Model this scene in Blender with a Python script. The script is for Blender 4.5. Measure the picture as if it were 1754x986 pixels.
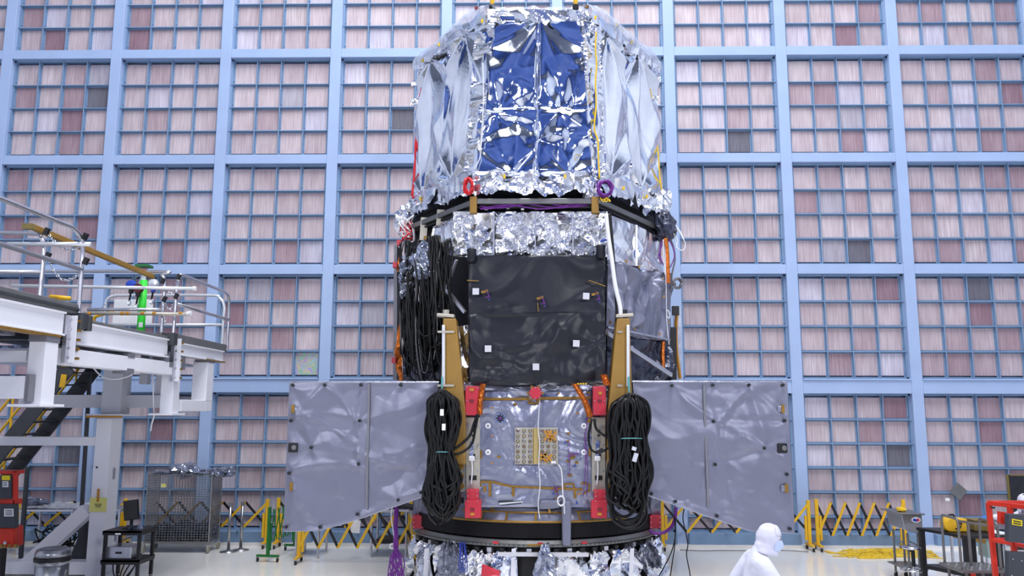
import bpy, math, random
from mathutils import Vector, Matrix, noise
V = Vector
for o in list(bpy.data.objects):
    bpy.data.objects.remove(o, do_unlink=True)
SC = bpy.context.scene
COL = SC.collection
random.seed(7)

# ------------------------------------------------------------------ camera
FPX, CXP, CYP = 1400.0, 877.0, 493.0
PITCH, YAW, ROLL = math.radians(8.47), math.radians(-1.035), math.radians(0.13)
CAM = V((0, 0, 2.868))
_f = V((math.sin(YAW)*math.cos(PITCH), math.cos(YAW)*math.cos(PITCH), math.sin(PITCH)))
_r = V((math.cos(YAW), -math.sin(YAW), 0))
_u = _r.cross(_f)
_r, _u = _r*math.cos(ROLL)+_u*math.sin(ROLL), _u*math.cos(ROLL)-_r*math.sin(ROLL)
cd = bpy.data.cameras.new('camera')
cd.sensor_width = 36.0
cd.lens = FPX/1754*36.0
cd.clip_end = 200
cam = bpy.data.objects.new('camera', cd)
COL.objects.link(cam)
cam.matrix_world = Matrix(((_r.x, _u.x, -_f.x, CAM.x), (_r.y, _u.y, -_f.y, CAM.y), (_r.z, _u.z, -_f.z, CAM.z), (0, 0, 0, 1)))
SC.camera = cam

def ray(x, y):
    return _f + _r*((x-CXP)/FPX) + _u*((CYP-y)/FPX)
def P(x, y, Y):          # point of the plane at depth Y seen at a photograph position
    d = ray(x, y); return CAM + d*(Y/d.y)
def PX(x, y, X):         # same for a plane running away from the camera
    d = ray(x, y); return CAM + d*(X/d.x)
def PZ(x, y, z):         # same for a horizontal plane
    d = ray(x, y); return CAM + d*((z-CAM.z)/d.z)
def PROJ(p):
    d = p-CAM; k = d.dot(_f)
    return CXP+FPX*d.dot(_r)/k, CYP-FPX*d.dot(_u)/k

# ------------------------------------------------------------------ world, lamps, exposure
SC.view_settings.view_transform = 'Standard'
SC.view_settings.look = 'None'
SC.view_settings.gamma = 1.0
SC.view_settings.exposure = 0.03
SC.view_settings.use_curve_mapping = False
w = bpy.data.worlds.new('hall_air'); SC.world = w; w.use_nodes = True
w.node_tree.nodes['Background'].inputs[0].default_value = (0.6, 0.7, 0.9, 1)
w.node_tree.nodes['Background'].inputs[1].default_value = 0.3

def area(name, loc, sx, sy, power, col=(0.93, 0.96, 1.0), rot=(0, 0, 0)):
    l = bpy.data.lights.new(name, 'AREA'); l.shape = 'RECTANGLE'; l.size = sx; l.size_y = sy
    l.energy = power; l.color = col
    o = bpy.data.objects.new(name, l); COL.objects.link(o); o.location = loc; o.rotation_euler = rot
    o['kind'] = 'structure'
    return o
ROOM_X0, ROOM_X1, ROOM_Y0, ROOM_Y1, ROOM_Z = -17.7, 15.3, -9.0, 18.5, 25.0
for iy, yy in enumerate((1.5, 6.5, 11.5)):
    for xx in (-3.2, 0.6, 4.4):
        area('ceiling_lamp', (xx, yy, ROOM_Z-0.25), 2.2, 4.6, (800, 760, 680)[iy], (0.97, 0.98, 1.0))
# unseen fill lights added behind the camera to brighten faces turned toward it
for xx in (-8.5, 8.5):
    d_ = V((xx*0.1, 15.0, 6.0))-V((xx, ROOM_Y0+0.4, 9.0))
    fl_ = area('front_fill_light', (xx, ROOM_Y0+0.4, 9.0), 3.5, 1.8, 380, (1.0, 0.99, 1.0), d_.to_track_quat('-Z', 'Y').to_euler())
    fl_.data.spread = math.radians(105)

# ------------------------------------------------------------------ materials
def lin(c):
    c = c/255.0
    return c/12.92 if c <= 0.04045 else ((c+0.055)/1.055)**2.4
def rgb(r, g, b):
    return (lin(r), lin(g), lin(b), 1)
MATS = {}
def mat(name, col, rough=0.5, metal=0.0, var=0.12, vscale=6.0, bump=0.0, bscale=40.0, spec=0.5, stretch=(1, 1, 1), coat=0.0):
    """plain painted / metal / cloth surface with a little procedural variation"""
    m = bpy.data.materials.new(name); m.use_nodes = True; nt = m.node_tree; N, L = nt.nodes, nt.links
    b = N['Principled BSDF']
    geo = N.new('ShaderNodeNewGeometry'); mp = N.new('ShaderNodeMapping'); mp.inputs['Scale'].default_value = stretch
    L.new(geo.outputs['Position'], mp.inputs['Vector'])
    nz = N.new('ShaderNodeTexNoise'); nz.inputs['Scale'].default_value = vscale; nz.inputs['Detail'].default_value = 4
    L.new(mp.outputs[0], nz.inputs['Vector'])
    rp = N.new('ShaderNodeValToRGB')
    c = col[:3]
    rp.color_ramp.elements[0].position = 0.3; rp.color_ramp.elements[1].position = 0.7
    rp.color_ramp.elements[0].color = tuple(max(0, x*(1-var)) for x in c)+(1,)
    rp.color_ramp.elements[1].color = tuple(min(1, x*(1+var)) for x in c)+(1,)
    L.new(nz.outputs['Fac'], rp.inputs[0]); L.new(rp.outputs[0], b.inputs['Base Color'])
    b.inputs['Roughness'].default_value = rough; b.inputs['Metallic'].default_value = metal
    b.inputs['Specular IOR Level'].default_value = spec
    b.inputs['Coat Weight'].default_value = coat
    if bump > 0:
        n2 = N.new('ShaderNodeTexNoise'); n2.inputs['Scale'].default_value = bscale; n2.inputs['Detail'].default_value = 3
        L.new(mp.outputs[0], n2.inputs['Vector'])
        bp = N.new('ShaderNodeBump'); bp.inputs['Strength'].default_value = bump; bp.inputs['Distance'].default_value = 0.02
        L.new(n2.outputs['Fac'], bp.inputs['Height']); L.new(bp.outputs[0], b.inputs['Normal'])
    MATS[name] = m
    return m
def plastic_film(name, col, opacity):
    m = bpy.data.materials.new(name); m.use_nodes = True; nt = m.node_tree; N, L = nt.nodes, nt.links
    b = N['Principled BSDF']; out = N['Material Output']
    b.inputs['Base Color'].default_value = col; b.inputs['Roughness'].default_value = 0.12
    b.inputs['Specular IOR Level'].default_value = 0.9
    tr = N.new('ShaderNodeBsdfTransparent'); tr.inputs[0].default_value = (0.93, 0.95, 1, 1)
    mx = N.new('ShaderNodeMixShader')
    nz = N.new('ShaderNodeTexNoise'); nz.inputs['Scale'].default_value = 9; nz.inputs['Detail'].default_value = 4
    geo = N.new('ShaderNodeNewGeometry'); L.new(geo.outputs['Position'], nz.inputs['Vector'])
    mr = N.new('ShaderNodeMapRange'); mr.inputs[1].default_value = 0.35; mr.inputs[2].default_value = 0.7
    mr.inputs[3].default_value = opacity*0.6; mr.inputs[4].default_value = min(1, opacity*1.5)
    L.new(nz.outputs['Fac'], mr.inputs[0]); L.new(mr.outputs[0], mx.inputs[0])
    L.new(tr.outputs[0], mx.inputs[1]); L.new(b.outputs[0], mx.inputs[2]); L.new(mx.outputs[0], out.inputs[0])
    MATS[name] = m
    return m
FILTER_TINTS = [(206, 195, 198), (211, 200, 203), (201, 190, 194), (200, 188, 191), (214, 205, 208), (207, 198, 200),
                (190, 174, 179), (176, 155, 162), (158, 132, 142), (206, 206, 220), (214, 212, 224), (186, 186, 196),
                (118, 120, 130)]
def filter_mat(i, tint):
    m = bpy.data.materials.new('filter_media'); m.use_nodes = True; nt = m.node_tree; N, L = nt.nodes, nt.links
    b = N['Principled BSDF']; b.inputs['Roughness'].default_value = 0.55; b.inputs['Specular IOR Level'].default_value = 0.25
    geo = N.new('ShaderNodeNewGeometry')
    def nz(scale, st, detail=2):
        mp = N.new('ShaderNodeMapping'); mp.inputs['Scale'].default_value = st; mp.inputs['Location'].default_value = (i*3.7, 0, i*1.3)
        L.new(geo.outputs['Position'], mp.inputs['Vector'])
        n = N.new('ShaderNodeTexNoise'); n.inputs['Scale'].default_value = scale; n.inputs['Detail'].default_value = detail
        L.new(mp.outputs[0], n.inputs['Vector']); return n
    st = nz(1.0, (55, 1, 1.6), 3); di = nz(1.0, (3.2, 1, 1.8), 3); pl = nz(1.0, (170, 1, 2), 0)
    c = V(rgb(*tint)[:3])*1.0
    def ramp(node, p0, p1, k0, k1):
        r = N.new('ShaderNodeValToRGB'); r.color_ramp.elements[0].position = p0; r.color_ramp.elements[1].position = p1
        r.color_ramp.elements[0].color = k0; r.color_ramp.elements[1].color = k1; L.new(node.outputs['Fac'], r.inputs[0]); return r
    a = ramp(st, 0.3, 0.7, (0.78, 0.75, 0.76, 1), (1.09, 1.08, 1.08, 1))
    d = ramp(di, 0.35, 0.72, (0.90, 0.84, 0.85, 1), (1.05, 1.04, 1.04, 1))
    p = ramp(pl, 0.35, 0.65, (0.88, 0.86, 0.87, 1), (1.06, 1.06, 1.06, 1))
    def mul(x, y):
        mx = N.new('ShaderNodeMix'); mx.data_type = 'RGBA'; mx.blend_type = 'MULTIPLY'; mx.inputs[0].default_value = 1
        L.new(x, mx.inputs[6]); L.new(y, mx.inputs[7]); return mx.outputs[2]
    base = N.new('ShaderNodeRGB'); base.outputs[0].default_value = (c.x, c.y, c.z, 1)
    o = mul(mul(mul(base.outputs[0], a.outputs[0]), d.outputs[0]), p.outputs[0])
    L.new(o, b.inputs['Base Color'])
    return m
def iridescent_mat():
    m = bpy.data.materials.new('iridescent_film'); m.use_nodes = True; nt = m.node_tree; N, L = nt.nodes, nt.links
    b = N['Principled BSDF']; b.inputs['Roughness'].default_value = 0.3
    geo = N.new('ShaderNodeNewGeometry'); nz = N.new('ShaderNodeTexNoise'); nz.inputs['Scale'].default_value = 4; nz.inputs['Distortion'].default_value = 1.5
    L.new(geo.outputs['Position'], nz.inputs['Vector'])
    r = N.new('ShaderNodeValToRGB'); cr = r.color_ramp
    cols = [(150, 205, 190), (190, 170, 205), (140, 200, 160), (225, 190, 150), (150, 170, 215), (205, 150, 175), (150, 205, 170)]
    cr.elements[0].color = rgb(*cols[0]); cr.elements[1].color = rgb(*cols[-1]); cr.elements[0].position = 0.3; cr.elements[1].position = 0.7
    for k, c in enumerate(cols[1:-1]):
        e = cr.elements.new(0.3+0.4*(k+1)/(len(cols)-1)); e.color = rgb(*c)
    L.new(nz.outputs['Fac'], r.inputs[0]); L.new(r.outputs[0], b.inputs['Base Color'])
    return m

mat('beam_blue', rgb(164, 186, 222), 0.45, 0, 0.04, 1.5)
mat('mullion_blue', rgb(122, 150, 182), 0.5, 0, 0.05, 3)
mat('bolt_blue', rgb(150, 178, 214), 0.4, 0.2, 0.05)
mat('floor_white', rgb(234, 232, 228), 0.14, 0, 0.04, 0.6, spec=0.6)
mat('wall_plain', rgb(206, 212, 224), 0.6, 0, 0.05, 0.5)
mat('wall_deep_blue', rgb(42, 74, 140), 0.6, 0, 0.1, 0.4)
mat('ceiling_white', rgb(128, 132, 140), 0.7, 0, 0.05, 0.5)
mat('foil', (0.90, 0.91, 0.94, 1), 0.09, 1.0, 0.05, 5, bump=0.12, bscale=22)
mat('foil_crisp', (0.86, 0.87, 0.90, 1), 0.20, 1.0, 0.08, 8, bump=0.2, bscale=30)
mat('foil_blue', (0.80, 0.85, 0.97, 1), 0.09, 1.0, 0.05, 5, bump=0.04, bscale=18)
mat('lavender_foil', rgb(130, 132, 150), 0.40, 0.5, 0.05, 3, bump=0.10, bscale=9)
mat('lavender_bright', rgb(158, 161, 178), 0.30, 0.7, 0.06, 5, bump=0.25, bscale=16)
mat('ring_black', rgb(20, 20, 24), 0.7, 0, 0.2, 6, spec=0.2)
mat('bag_dark', rgb(70, 74, 90), 0.16, 0.4, 0.35, 9, bump=0.5, bscale=14)
mat('strip_gold', rgb(192, 172, 112), 0.4, 0.4, 0.06)
mat('black_blanket', rgb(20, 23, 33), 0.38, 0.0, 0.15, 3, bump=0.10, bscale=7, spec=0.45)
mat('black_void', rgb(12, 12, 15), 0.6, 0, 0.2, 4)
mat('black_metal', rgb(30, 30, 34), 0.45, 0.2, 0.15, 5)
mat('black_cable', rgb(10, 10, 11), 0.4, 0, 0.3, 20, spec=0.35)
mat('grey_cable', rgb(112, 112, 116), 0.45, 0, 0.1, 20)
mat('white_wire', rgb(232, 232, 236), 0.45, 0, 0.03)
mat('red_wire', rgb(206, 30, 40), 0.4, 0, 0.1)
mat('purple_wire', rgb(112, 40, 140), 0.45, 0, 0.2, 30)
mat('yellow_wire', rgb(228, 190, 30), 0.45, 0, 0.1)
mat('green_string', rgb(90, 160, 160), 0.6, 0, 0.1)
mat('red_cover', rgb(196, 44, 62), 0.42, 0, 0.07, 4)
mat('red_cover_dark', rgb(120, 26, 40), 0.5, 0, 0.07, 4)
mat('tan_anodized', rgb(156, 120, 54), 0.45, 0.25, 0.08, 4)
mat('gold_tape', rgb(148, 112, 42), 0.35, 0.3, 0.2, 25)
mat('orange_tape', rgb(196, 136, 48), 0.4, 0.15, 0.1, 20)
mat('copper_foil', rgb(206, 112, 44), 0.28, 0.75, 0.2, 12, bump=0.4, bscale=30)
mat('alu', rgb(206, 206, 212), 0.3, 0.9, 0.06, 8)
mat('alu_bright', rgb(226, 228, 232), 0.35, 0.5, 0.04, 8)
mat('plate_beige', rgb(186, 180, 166), 0.45, 0.5, 0.06, 8)
mat('rail_grey', rgb(126, 126, 124), 0.4, 0.6, 0.12, 5)
mat('steel_brushed', rgb(168, 170, 174), 0.32, 0.95, 0.08, 3, stretch=(8, 8, 0.6))
mat('chrome', rgb(214, 216, 222), 0.12, 1.0, 0.04)
mat('white_paint', rgb(236, 236, 242), 0.35, 0, 0.03, 2)
mat('grey_white_paint', rgb(206, 206, 212), 0.4, 0, 0.03, 2)
mat('deck_grey', rgb(112, 112, 114), 0.6, 0.2, 0.1, 6)
mat('duct_tape', rgb(124, 124, 132), 0.5, 0.2, 0.08, 10)
mat('stair_grey', rgb(62, 64, 68), 0.5, 0.1, 0.1, 5)
mat('safety_yellow', rgb(228, 178, 26), 0.4, 0, 0.06, 5)
mat('safety_green', rgb(24, 112, 44), 0.45, 0, 0.1, 5)
mat('neon_green', rgb(60, 232, 66), 0.5, 0, 0.04, 5)
mat('royal_blue', rgb(34, 74, 190), 0.4, 0, 0.1, 5)
mat('maroon', rgb(96, 30, 40), 0.5, 0, 0.1, 5)
mat('lift_red', rgb(206, 48, 28), 0.4, 0, 0.1, 5)
mat('dark_plastic', rgb(58, 62, 70), 0.5, 0, 0.08, 6)
mat('white_paper', rgb(240, 240, 242), 0.7, 0, 0.02)
mat('label_yellow', rgb(240, 212, 30), 0.6, 0, 0.03)
mat('tag_yellow', rgb(226, 222, 130), 0.7, 0, 0.05)
mat('ink', rgb(30, 30, 32), 0.7, 0, 0.05)
mat('ink_blue', rgb(36, 60, 160), 0.6, 0, 0.05)
mat('ink_red', rgb(206, 40, 50), 0.6, 0, 0.05)
mat('suit_white', rgb(220, 221, 236), 0.75, 0, 0.03, 8, bump=0.9, bscale=8)
mat('hood_white', rgb(218, 217, 232), 0.75, 0, 0.03, 8, bump=0.3, bscale=18)
mat('mask_blue', rgb(196, 212, 244), 0.75, 0, 0.04, 12)
mat('skin', rgb(204, 158, 136), 0.5, 0, 0.05, 10)
mat('hair_dark', rgb(46, 34, 28), 0.6, 0, 0.1, 20)
mat('glove_blue', rgb(44, 120, 214), 0.4, 0, 0.06, 12)
mat('rubber', rgb(40, 38, 36), 0.7, 0, 0.1, 10)
mat('caster_beige', rgb(150, 146, 130), 0.6, 0, 0.1, 10)
mat('crate_olive', rgb(132, 116, 64), 0.5, 0.2, 0.1, 6)
mat('mint_plastic', rgb(178, 204, 196), 0.5, 0, 0.04)
mat('bag_plastic', rgb(132, 136, 150), 0.16, 0.5, 0.35, 9, bump=0.5, bscale=14)
mat('bag_silver', rgb(166, 172, 188), 0.14, 0.75, 0.3, 9, bump=0.6, bscale=14)
mat('wire_steel', rgb(156, 156, 154), 0.35, 0.8, 0.1, 10)
mat('screen_black', rgb(14, 14, 16), 0.25, 0, 0.1, 3)
plastic_film('clear_film', (0.72, 0.75, 0.82, 1), 0.42)
plastic_film('clear_sheet', (0.8, 0.82, 0.86, 1), 0.5)
FM = [filter_mat(i, t) for i, t in enumerate(FILTER_TINTS)]
FM.append(iridescent_mat())

# ------------------------------------------------------------------ mesh building
WL = {}
class MB:
    def __init__(self):
        self.v = []; self.f = []; self.mi = []
    def add(self, vs, fs, mi=0):
        n = len(self.v); self.v += [V(a) for a in vs]
        self.f += [tuple(i+n for i in q) for q in fs]; self.mi += [mi]*len(fs); return self
    def box(self, c, s, R=None, mi=0):
        c = V(c); h = V(s)*0.5; vs = []
        for z in (-1, 1):
            for y in (-1, 1):
                for x in (-1, 1):
                    p = V((x*h.x, y*h.y, z*h.z)); vs.append(c+(R @ p if R else p))
        return self.add(vs, [(0, 2, 3, 1), (4, 5, 7, 6), (0, 1, 5, 4), (2, 6, 7, 3), (0, 4, 6, 2), (1, 3, 7, 5)], mi)
    def bar(self, a, b, w, h, up=(0, 0, 1), mi=0):
        a, b = V(a), V(b); d = (b-a); L = d.length; d.normalize()
        s = d.cross(V(up))
        if s.length < 1e-4: s = d.cross(V((0, 1, 0)))
        s.normalize(); t = s.cross(d)
        return self.box((a+b)/2, (w, L, h), Matrix((s, d, t)).transposed(), mi)
    def prism(self, poly, ext, mi=0):
        poly = [V(p) for p in poly]; e = V(ext); n = len(poly)
        vs = poly+[p+e for p in poly]
        fs = [tuple(range(n)), tuple(range(2*n-1, n-1, -1))]+[(i, i+n, (i+1) % n+n, (i+1) % n) for i in range(n)]
        return self.add(vs, fs, mi)
    def tube(self, pts, r, n=8, closed=False, mi=0, caps=True):
        pts = [V(p) for p in pts]; k = len(pts)
        rr = r if isinstance(r, (list, tuple)) else [r]*k
        vs = []; prev = None
        for i, p in enumerate(pts):
            if closed: d = pts[(i+1) % k]-pts[i-1]
            else: d = pts[min(i+1, k-1)]-pts[max(i-1, 0)]
            if d.length < 1e-9: d = V((0, 0, 1))
            d.normalize()
            if prev is None:
                s = d.cross(V((0, 0, 1)))
                if s.length < 1e-3: s = d.cross(V((0, 1, 0)))
            else:
                s = prev-d*prev.dot(d)
                if s.length < 1e-6: s = d.orthogonal()
            s.normalize(); prev = s; t = d.cross(s)
            for j in range(n):
                a = 2*math.pi*j/n
                vs.append(p+(s*math.cos(a)+t*math.sin(a))*rr[i])
        fs = []
        for i in range(k if closed else k-1):
            a, b = i*n, ((i+1) % k)*n
            for j in range(n):
                fs.append((a+j, a+(j+1) % n, b+(j+1) % n, b+j))
        if not closed and caps:
            fs.append(tuple(range(n-1, -1, -1))); fs.append(tuple((k-1)*n+j for j in range(n)))
        return self.add(vs, fs, mi)
    def cyl(self, a, b, r0, r1=None, n=16, mi=0):
        return self.tube([a, b], [r0, r0 if r1 is None else r1], n, mi=mi)
    def lathe(self, c, prof, n=24, mi=0, axis='z'):
        c = V(c); vs = []
        for (r, z) in prof:
            for j in range(n):
                a = 2*math.pi*j/n
                q = V((r*math.cos(a), r*math.sin(a), z))
                if axis == 'y': q = V((q.x, -q.z, q.y))
                if axis == 'x': q = V((q.z, q.x, q.y))
                vs.append(c+q)
        fs = []
        for i in range(len(prof)-1):
            for j in range(n):
                fs.append((i*n+j, i*n+(j+1) % n, (i+1)*n+(j+1) % n, (i+1)*n+j))
        fs.append(tuple(range(n-1, -1, -1))); fs.append(tuple((len(prof)-1)*n+j for j in range(n)))
        return self.add(vs, fs, mi)
    def sheet(self, fn, nu, nv, mi=0):
        vs = [fn(i/nu, j/nv) for j in range(nv+1) for i in range(nu+1)]
        fs = [(j*(nu+1)+i, j*(nu+1)+i+1, (j+1)*(nu+1)+i+1, (j+1)*(nu+1)+i) for j in range(nv) for i in range(nu)]
        return self.add(vs, fs, mi)
    def ball(self, c, r, n=12, sc=(1, 1, 1), mi=0):
        c = V(c); vs = []; fs = []; m = max(4, n//2)
        for i in range(1, m):
            ph = math.pi*i/m
            for j in range(n):
                a = 2*math.pi*j/n
                vs.append(c+V((r*sc[0]*math.sin(ph)*math.cos(a), r*sc[1]*math.sin(ph)*math.sin(a), r*sc[2]*math.cos(ph))))
        for i in range(m-2):
            for j in range(n):
                fs.append((i*n+j, (i+1)*n+j, (i+1)*n+(j+1) % n, i*n+(j+1) % n))
        t = len(vs); vs.append(c+V((0, 0, r*sc[2]))); vs.append(c-V((0, 0, r*sc[2])))
        for j in range(n):
            fs.append((t, j, (j+1) % n)); fs.append((t+1, (m-2)*n+(j+1) % n, (m-2)*n+j))
        return self.add(vs, fs, mi)
    def build(self, name, m, parent=None, smooth=False, bevel=0, solid=0, label=None, cat=None, group=None, kind=None, org=None):
        if parent is not None: o0 = WL[parent.name]
        elif org is not None: o0 = V(org)
        else:
            o0 = V(((min(p.x for p in self.v)+max(p.x for p in self.v))/2, (min(p.y for p in self.v)+max(p.y for p in self.v))/2, min(p.z for p in self.v)))
        me = bpy.data.meshes.new(name)
        me.from_pydata([tuple(p-o0) for p in self.v], [], self.f)
        for x in (m if isinstance(m, (list, tuple)) else [m]):
            me.materials.append(MATS[x] if isinstance(x, str) else x)
        for p, i in zip(me.polygons, self.mi):
            p.material_index = i; p.use_smooth = bool(smooth)
        me.update()
        o = bpy.data.objects.new(name, me); COL.objects.link(o)
        if parent is not None: o.parent = parent
        else: o.location = o0
        WL[o.name] = o0
        if solid:
            md = o.modifiers.new('solid', 'SOLIDIFY'); md.thickness = solid; md.offset = 0
        if bevel:
            md = o.modifiers.new('bevel', 'BEVEL'); md.width = bevel; md.segments = 2; md.limit_method = 'ANGLE'
        tag(o, label, cat, group, kind)
        return o
def tag(o, label=None, cat=None, group=None, kind=None):
    for k, x in (('label', label), ('category', cat), ('group', group), ('kind', kind)):
        if x: o[k] = x
def thing(name, loc, label, cat, group=None):
    o = bpy.data.objects.new(name, None); COL.objects.link(o); o.location = loc; o.empty_display_size = 0.1
    WL[o.name] = V(loc); tag(o, label, cat, group)
    return o
def smoothpath(pts, k=6, closed=False):
    pts = [V(p) for p in pts]; n = len(pts); out = []
    for i in range(n if closed else n-1):
        if closed: a, b, c, d = pts[i-1], pts[i], pts[(i+1) % n], pts[(i+2) % n]
        else: a, b, c, d = pts[max(i-1, 0)], pts[i], pts[i+1], pts[min(i+2, n-1)]
        for j in range(k):
            t = j/k
            out.append(0.5*((2*b)+(c-a)*t+(2*a-5*b+4*c-d)*t*t+(3*b-a-3*c+d)*t*t*t))
    if not closed: out.append(pts[-1])
    return out
# folded-sheet relief: sums of sharp folds plus star creases around the pinned points
def tri(x):
    x -= math.floor(x); return 4*abs(x-0.5)-1
class Folds:
    def __init__(self, seed, slopes, pins=(), warp=0.25, ang=None, lines=()):
        self.ln = lines
        R = random.Random(seed); self.s = seed; self.w = []
        for fr, sl in slopes:
            a = R.uniform(0, math.pi) if ang is None else R.gauss(ang[0], ang[1])
            self.w.append((math.cos(a), math.sin(a), fr*R.uniform(0.8, 1.25), R.random(), sl/(4*fr)))
        self.p = [(u, v, A, Rr, k, R.random()) for (u, v, A, Rr, k) in pins]; self.wp = warp
    def h(self, u, v):
        n1 = noise.noise(V((u*1.3, v*1.3, self.s*1.7)))*self.wp; n2 = noise.noise(V((u*1.3+9, v*1.3+5, self.s*1.7)))*self.wp
        m = 0.55+0.9*abs(noise.noise(V((u*0.9+3, v*0.9, self.s*0.7))))
        x, y = u+n1, v+n2
        t = 0
        for a, b, fr, ph, am in self.w:
            t += am*tri((x*a+y*b)*fr+ph)
        t *= m
        for x0, y0, x1, y1, wd, hh in self.ln:
            ex, ey = x1-x0, y1-y0; q = ((u-x0)*ex+(v-y0)*ey)/(ex*ex+ey*ey)
            q = min(1.0, max(0.0, q)); dd = math.hypot(u-x0-q*ex+n1*.25, v-y0-q*ey+n2*.25)
            if dd < wd: t += hh*(1-dd/wd)**1.3*(1 if wd > 0 else 0)
        for pu, pv, A, Rr, k, ph in self.p:
            dx, dy = u-pu, v-pv; r = math.hypot(dx, dy)
            if r > 1e-6:
                t += A*r*math.exp(-r/Rr)*tri(k*math.atan2(dy, dx)/(2*math.pi)+ph)
        return t
def quad_sheet(mb, bl, br, tr, tl, folds, res=0.025, edge=0.06, amp=1.0, out=None, mi=0, jag=0.0, seed=1, bulge=0.0):
    bl, br, tr, tl = V(bl), V(br), V(tr), V(tl)
    W_ = ((br-bl).length+(tr-tl).length)/2; H_ = ((tl-bl).length+(tr-br).length)/2
    nrm = (br-bl).cross(tl-bl).normalized()
    if out is not None and nrm.dot(V(out)) < 0: nrm = -nrm
    nu, nv = max(2, int(W_/res)), max(2, int(H_/res))
    def fn(u, v):
        p = (bl*(1-u)+br*u)*(1-v)+(tl*(1-u)+tr*u)*v
        x, y = u*W_, v*H_
        e = min(1.0, min(x, W_-x, y, H_-y)/edge) if edge > 0 else 1.0
        q = p+nrm*(folds.h(x, y)*amp*e+bulge*4*u*(1-u))
        if jag and v < 0.5:
            q.z -= jag*(0.5-v)*2*abs(noise.noise(V((x*6, seed*3.1, 0)))+0.4*noise.noise(V((x*19, seed, 2))))
        return q
    mb.sheet(fn, nu, nv, mi)
    return nrm
# ================================================================== the hall
MB().box(((ROOM_X0+ROOM_X1)/2, (ROOM_Y0+ROOM_Y1)/2, -0.1), (ROOM_X1-ROOM_X0+0.6, ROOM_Y1-ROOM_Y0+0.6, 0.2)).build('floor', 'floor_white', kind='structure')
MB().box(((ROOM_X0+ROOM_X1)/2, (ROOM_Y0+ROOM_Y1)/2, ROOM_Z+0.15), (ROOM_X1-ROOM_X0+0.6, ROOM_Y1-ROOM_Y0+0.6, 0.3)).build('ceiling', 'ceiling_white', kind='structure')
MB().box((ROOM_X0-0.15, (ROOM_Y0+ROOM_Y1)/2, ROOM_Z/2), (0.3, ROOM_Y1-ROOM_Y0, ROOM_Z)).build('wall_left', 'wall_plain', kind='structure')
MB().box((ROOM_X1+0.15, (ROOM_Y0+ROOM_Y1)/2, ROOM_Z/2), (0.3, ROOM_Y1-ROOM_Y0, ROOM_Z)).build('wall_right', 'wall_plain', kind='structure')
MB().box(((ROOM_X0+ROOM_X1)/2, ROOM_Y0-0.15, ROOM_Z/2), (ROOM_X1-ROOM_X0, 0.3, ROOM_Z)).build('wall_front', 'wall_deep_blue', kind='structure')

# ---- the filter wall: steel grid of columns and beams, framed bays of square filters
DW = 18.095                     # front face of the grid
BX, BZ = 2.6, 2.5778            # bay pitch
GX0 = -12.279; GZ0 = 2.868+8.279
wall = MB().box(((ROOM_X0+ROOM_X1)/2, DW+0.34, ROOM_Z/2), (ROOM_X1-ROOM_X0, 0.1, ROOM_Z)).build('wall_back', 'beam_blue', kind='structure')
WALL = wall
cols_x = [GX0+BX*i for i in range(-2, 9)]+[GX0+BX*8+3.17, GX0+BX*8+3.17+BX]
CW = 0.25
for x in cols_x:
    m = MB(); m.box((x, DW+0.13, 7.0), (CW, 0.26, 13.9))
    m.build('column', 'beam_blue', wall, bevel=0.012)
beams_z = [GZ0+BZ, GZ0, GZ0-BZ, GZ0-2*BZ, GZ0-3*BZ]
BH = 0.215
for k, z in enumerate(beams_z):
    for i in range(len(cols_x)-1):
        a, b = cols_x[i]+CW/2, cols_x[i+1]-CW/2
        m = MB()
        if k < 4:
            m.box(((a+b)/2, DW+0.13, z), (b-a, 0.25, BH))
        else:
            m.box(((a+b)/2, DW+0.13, z-0.03), (b-a, 0.25, 0.30)); m.box(((a+b)/2, DW+0.02, z+0.125), (b-a, 0.10, 0.03))
        m.build('beam', 'beam_blue', wall, bevel=0.008)
for i in range(len(cols_x)-1):
    a, b = cols_x[i]+CW/2, cols_x[i+1]-CW/2
    m = MB(); m.box(((a+b)/2, DW+0.05, 0.14), (b-a, 0.40, 0.28))
    for q in (0.33, 0.66): m.box((a+(b-a)*q, DW-0.16, 0.30), (0.05, 0.05, 0.05))
    m.build('sill', 'mullion_blue', wall, bevel=0.008)
MB().box((0, DW-0.02, 0.03), (ROOM_X1-ROOM_X0-0.4, 0.3, 0.06)).build('baseboard_back', 'floor_white', kind='structure')
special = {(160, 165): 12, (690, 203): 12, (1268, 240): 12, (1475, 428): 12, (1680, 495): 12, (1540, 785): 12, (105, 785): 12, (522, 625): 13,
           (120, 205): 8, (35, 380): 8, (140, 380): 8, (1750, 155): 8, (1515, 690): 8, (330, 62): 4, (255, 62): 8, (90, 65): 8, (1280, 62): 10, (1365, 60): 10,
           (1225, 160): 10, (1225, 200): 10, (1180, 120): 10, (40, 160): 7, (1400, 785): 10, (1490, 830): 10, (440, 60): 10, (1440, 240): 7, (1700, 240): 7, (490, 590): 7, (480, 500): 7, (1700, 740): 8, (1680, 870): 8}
FS = 0.495; FY = DW+0.20
fmesh = []
for i, mm in enumerate(FM):
    m = MB(); m.box((0, 0, 0), (FS, 0.04, 1.0)); me = bpy.data.meshes.new('filter')
    me.from_pydata([tuple(p) for p in m.v], [], m.f); me.materials.append(mm); fmesh.append(me)
filters = []
PW = 0.571
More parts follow.
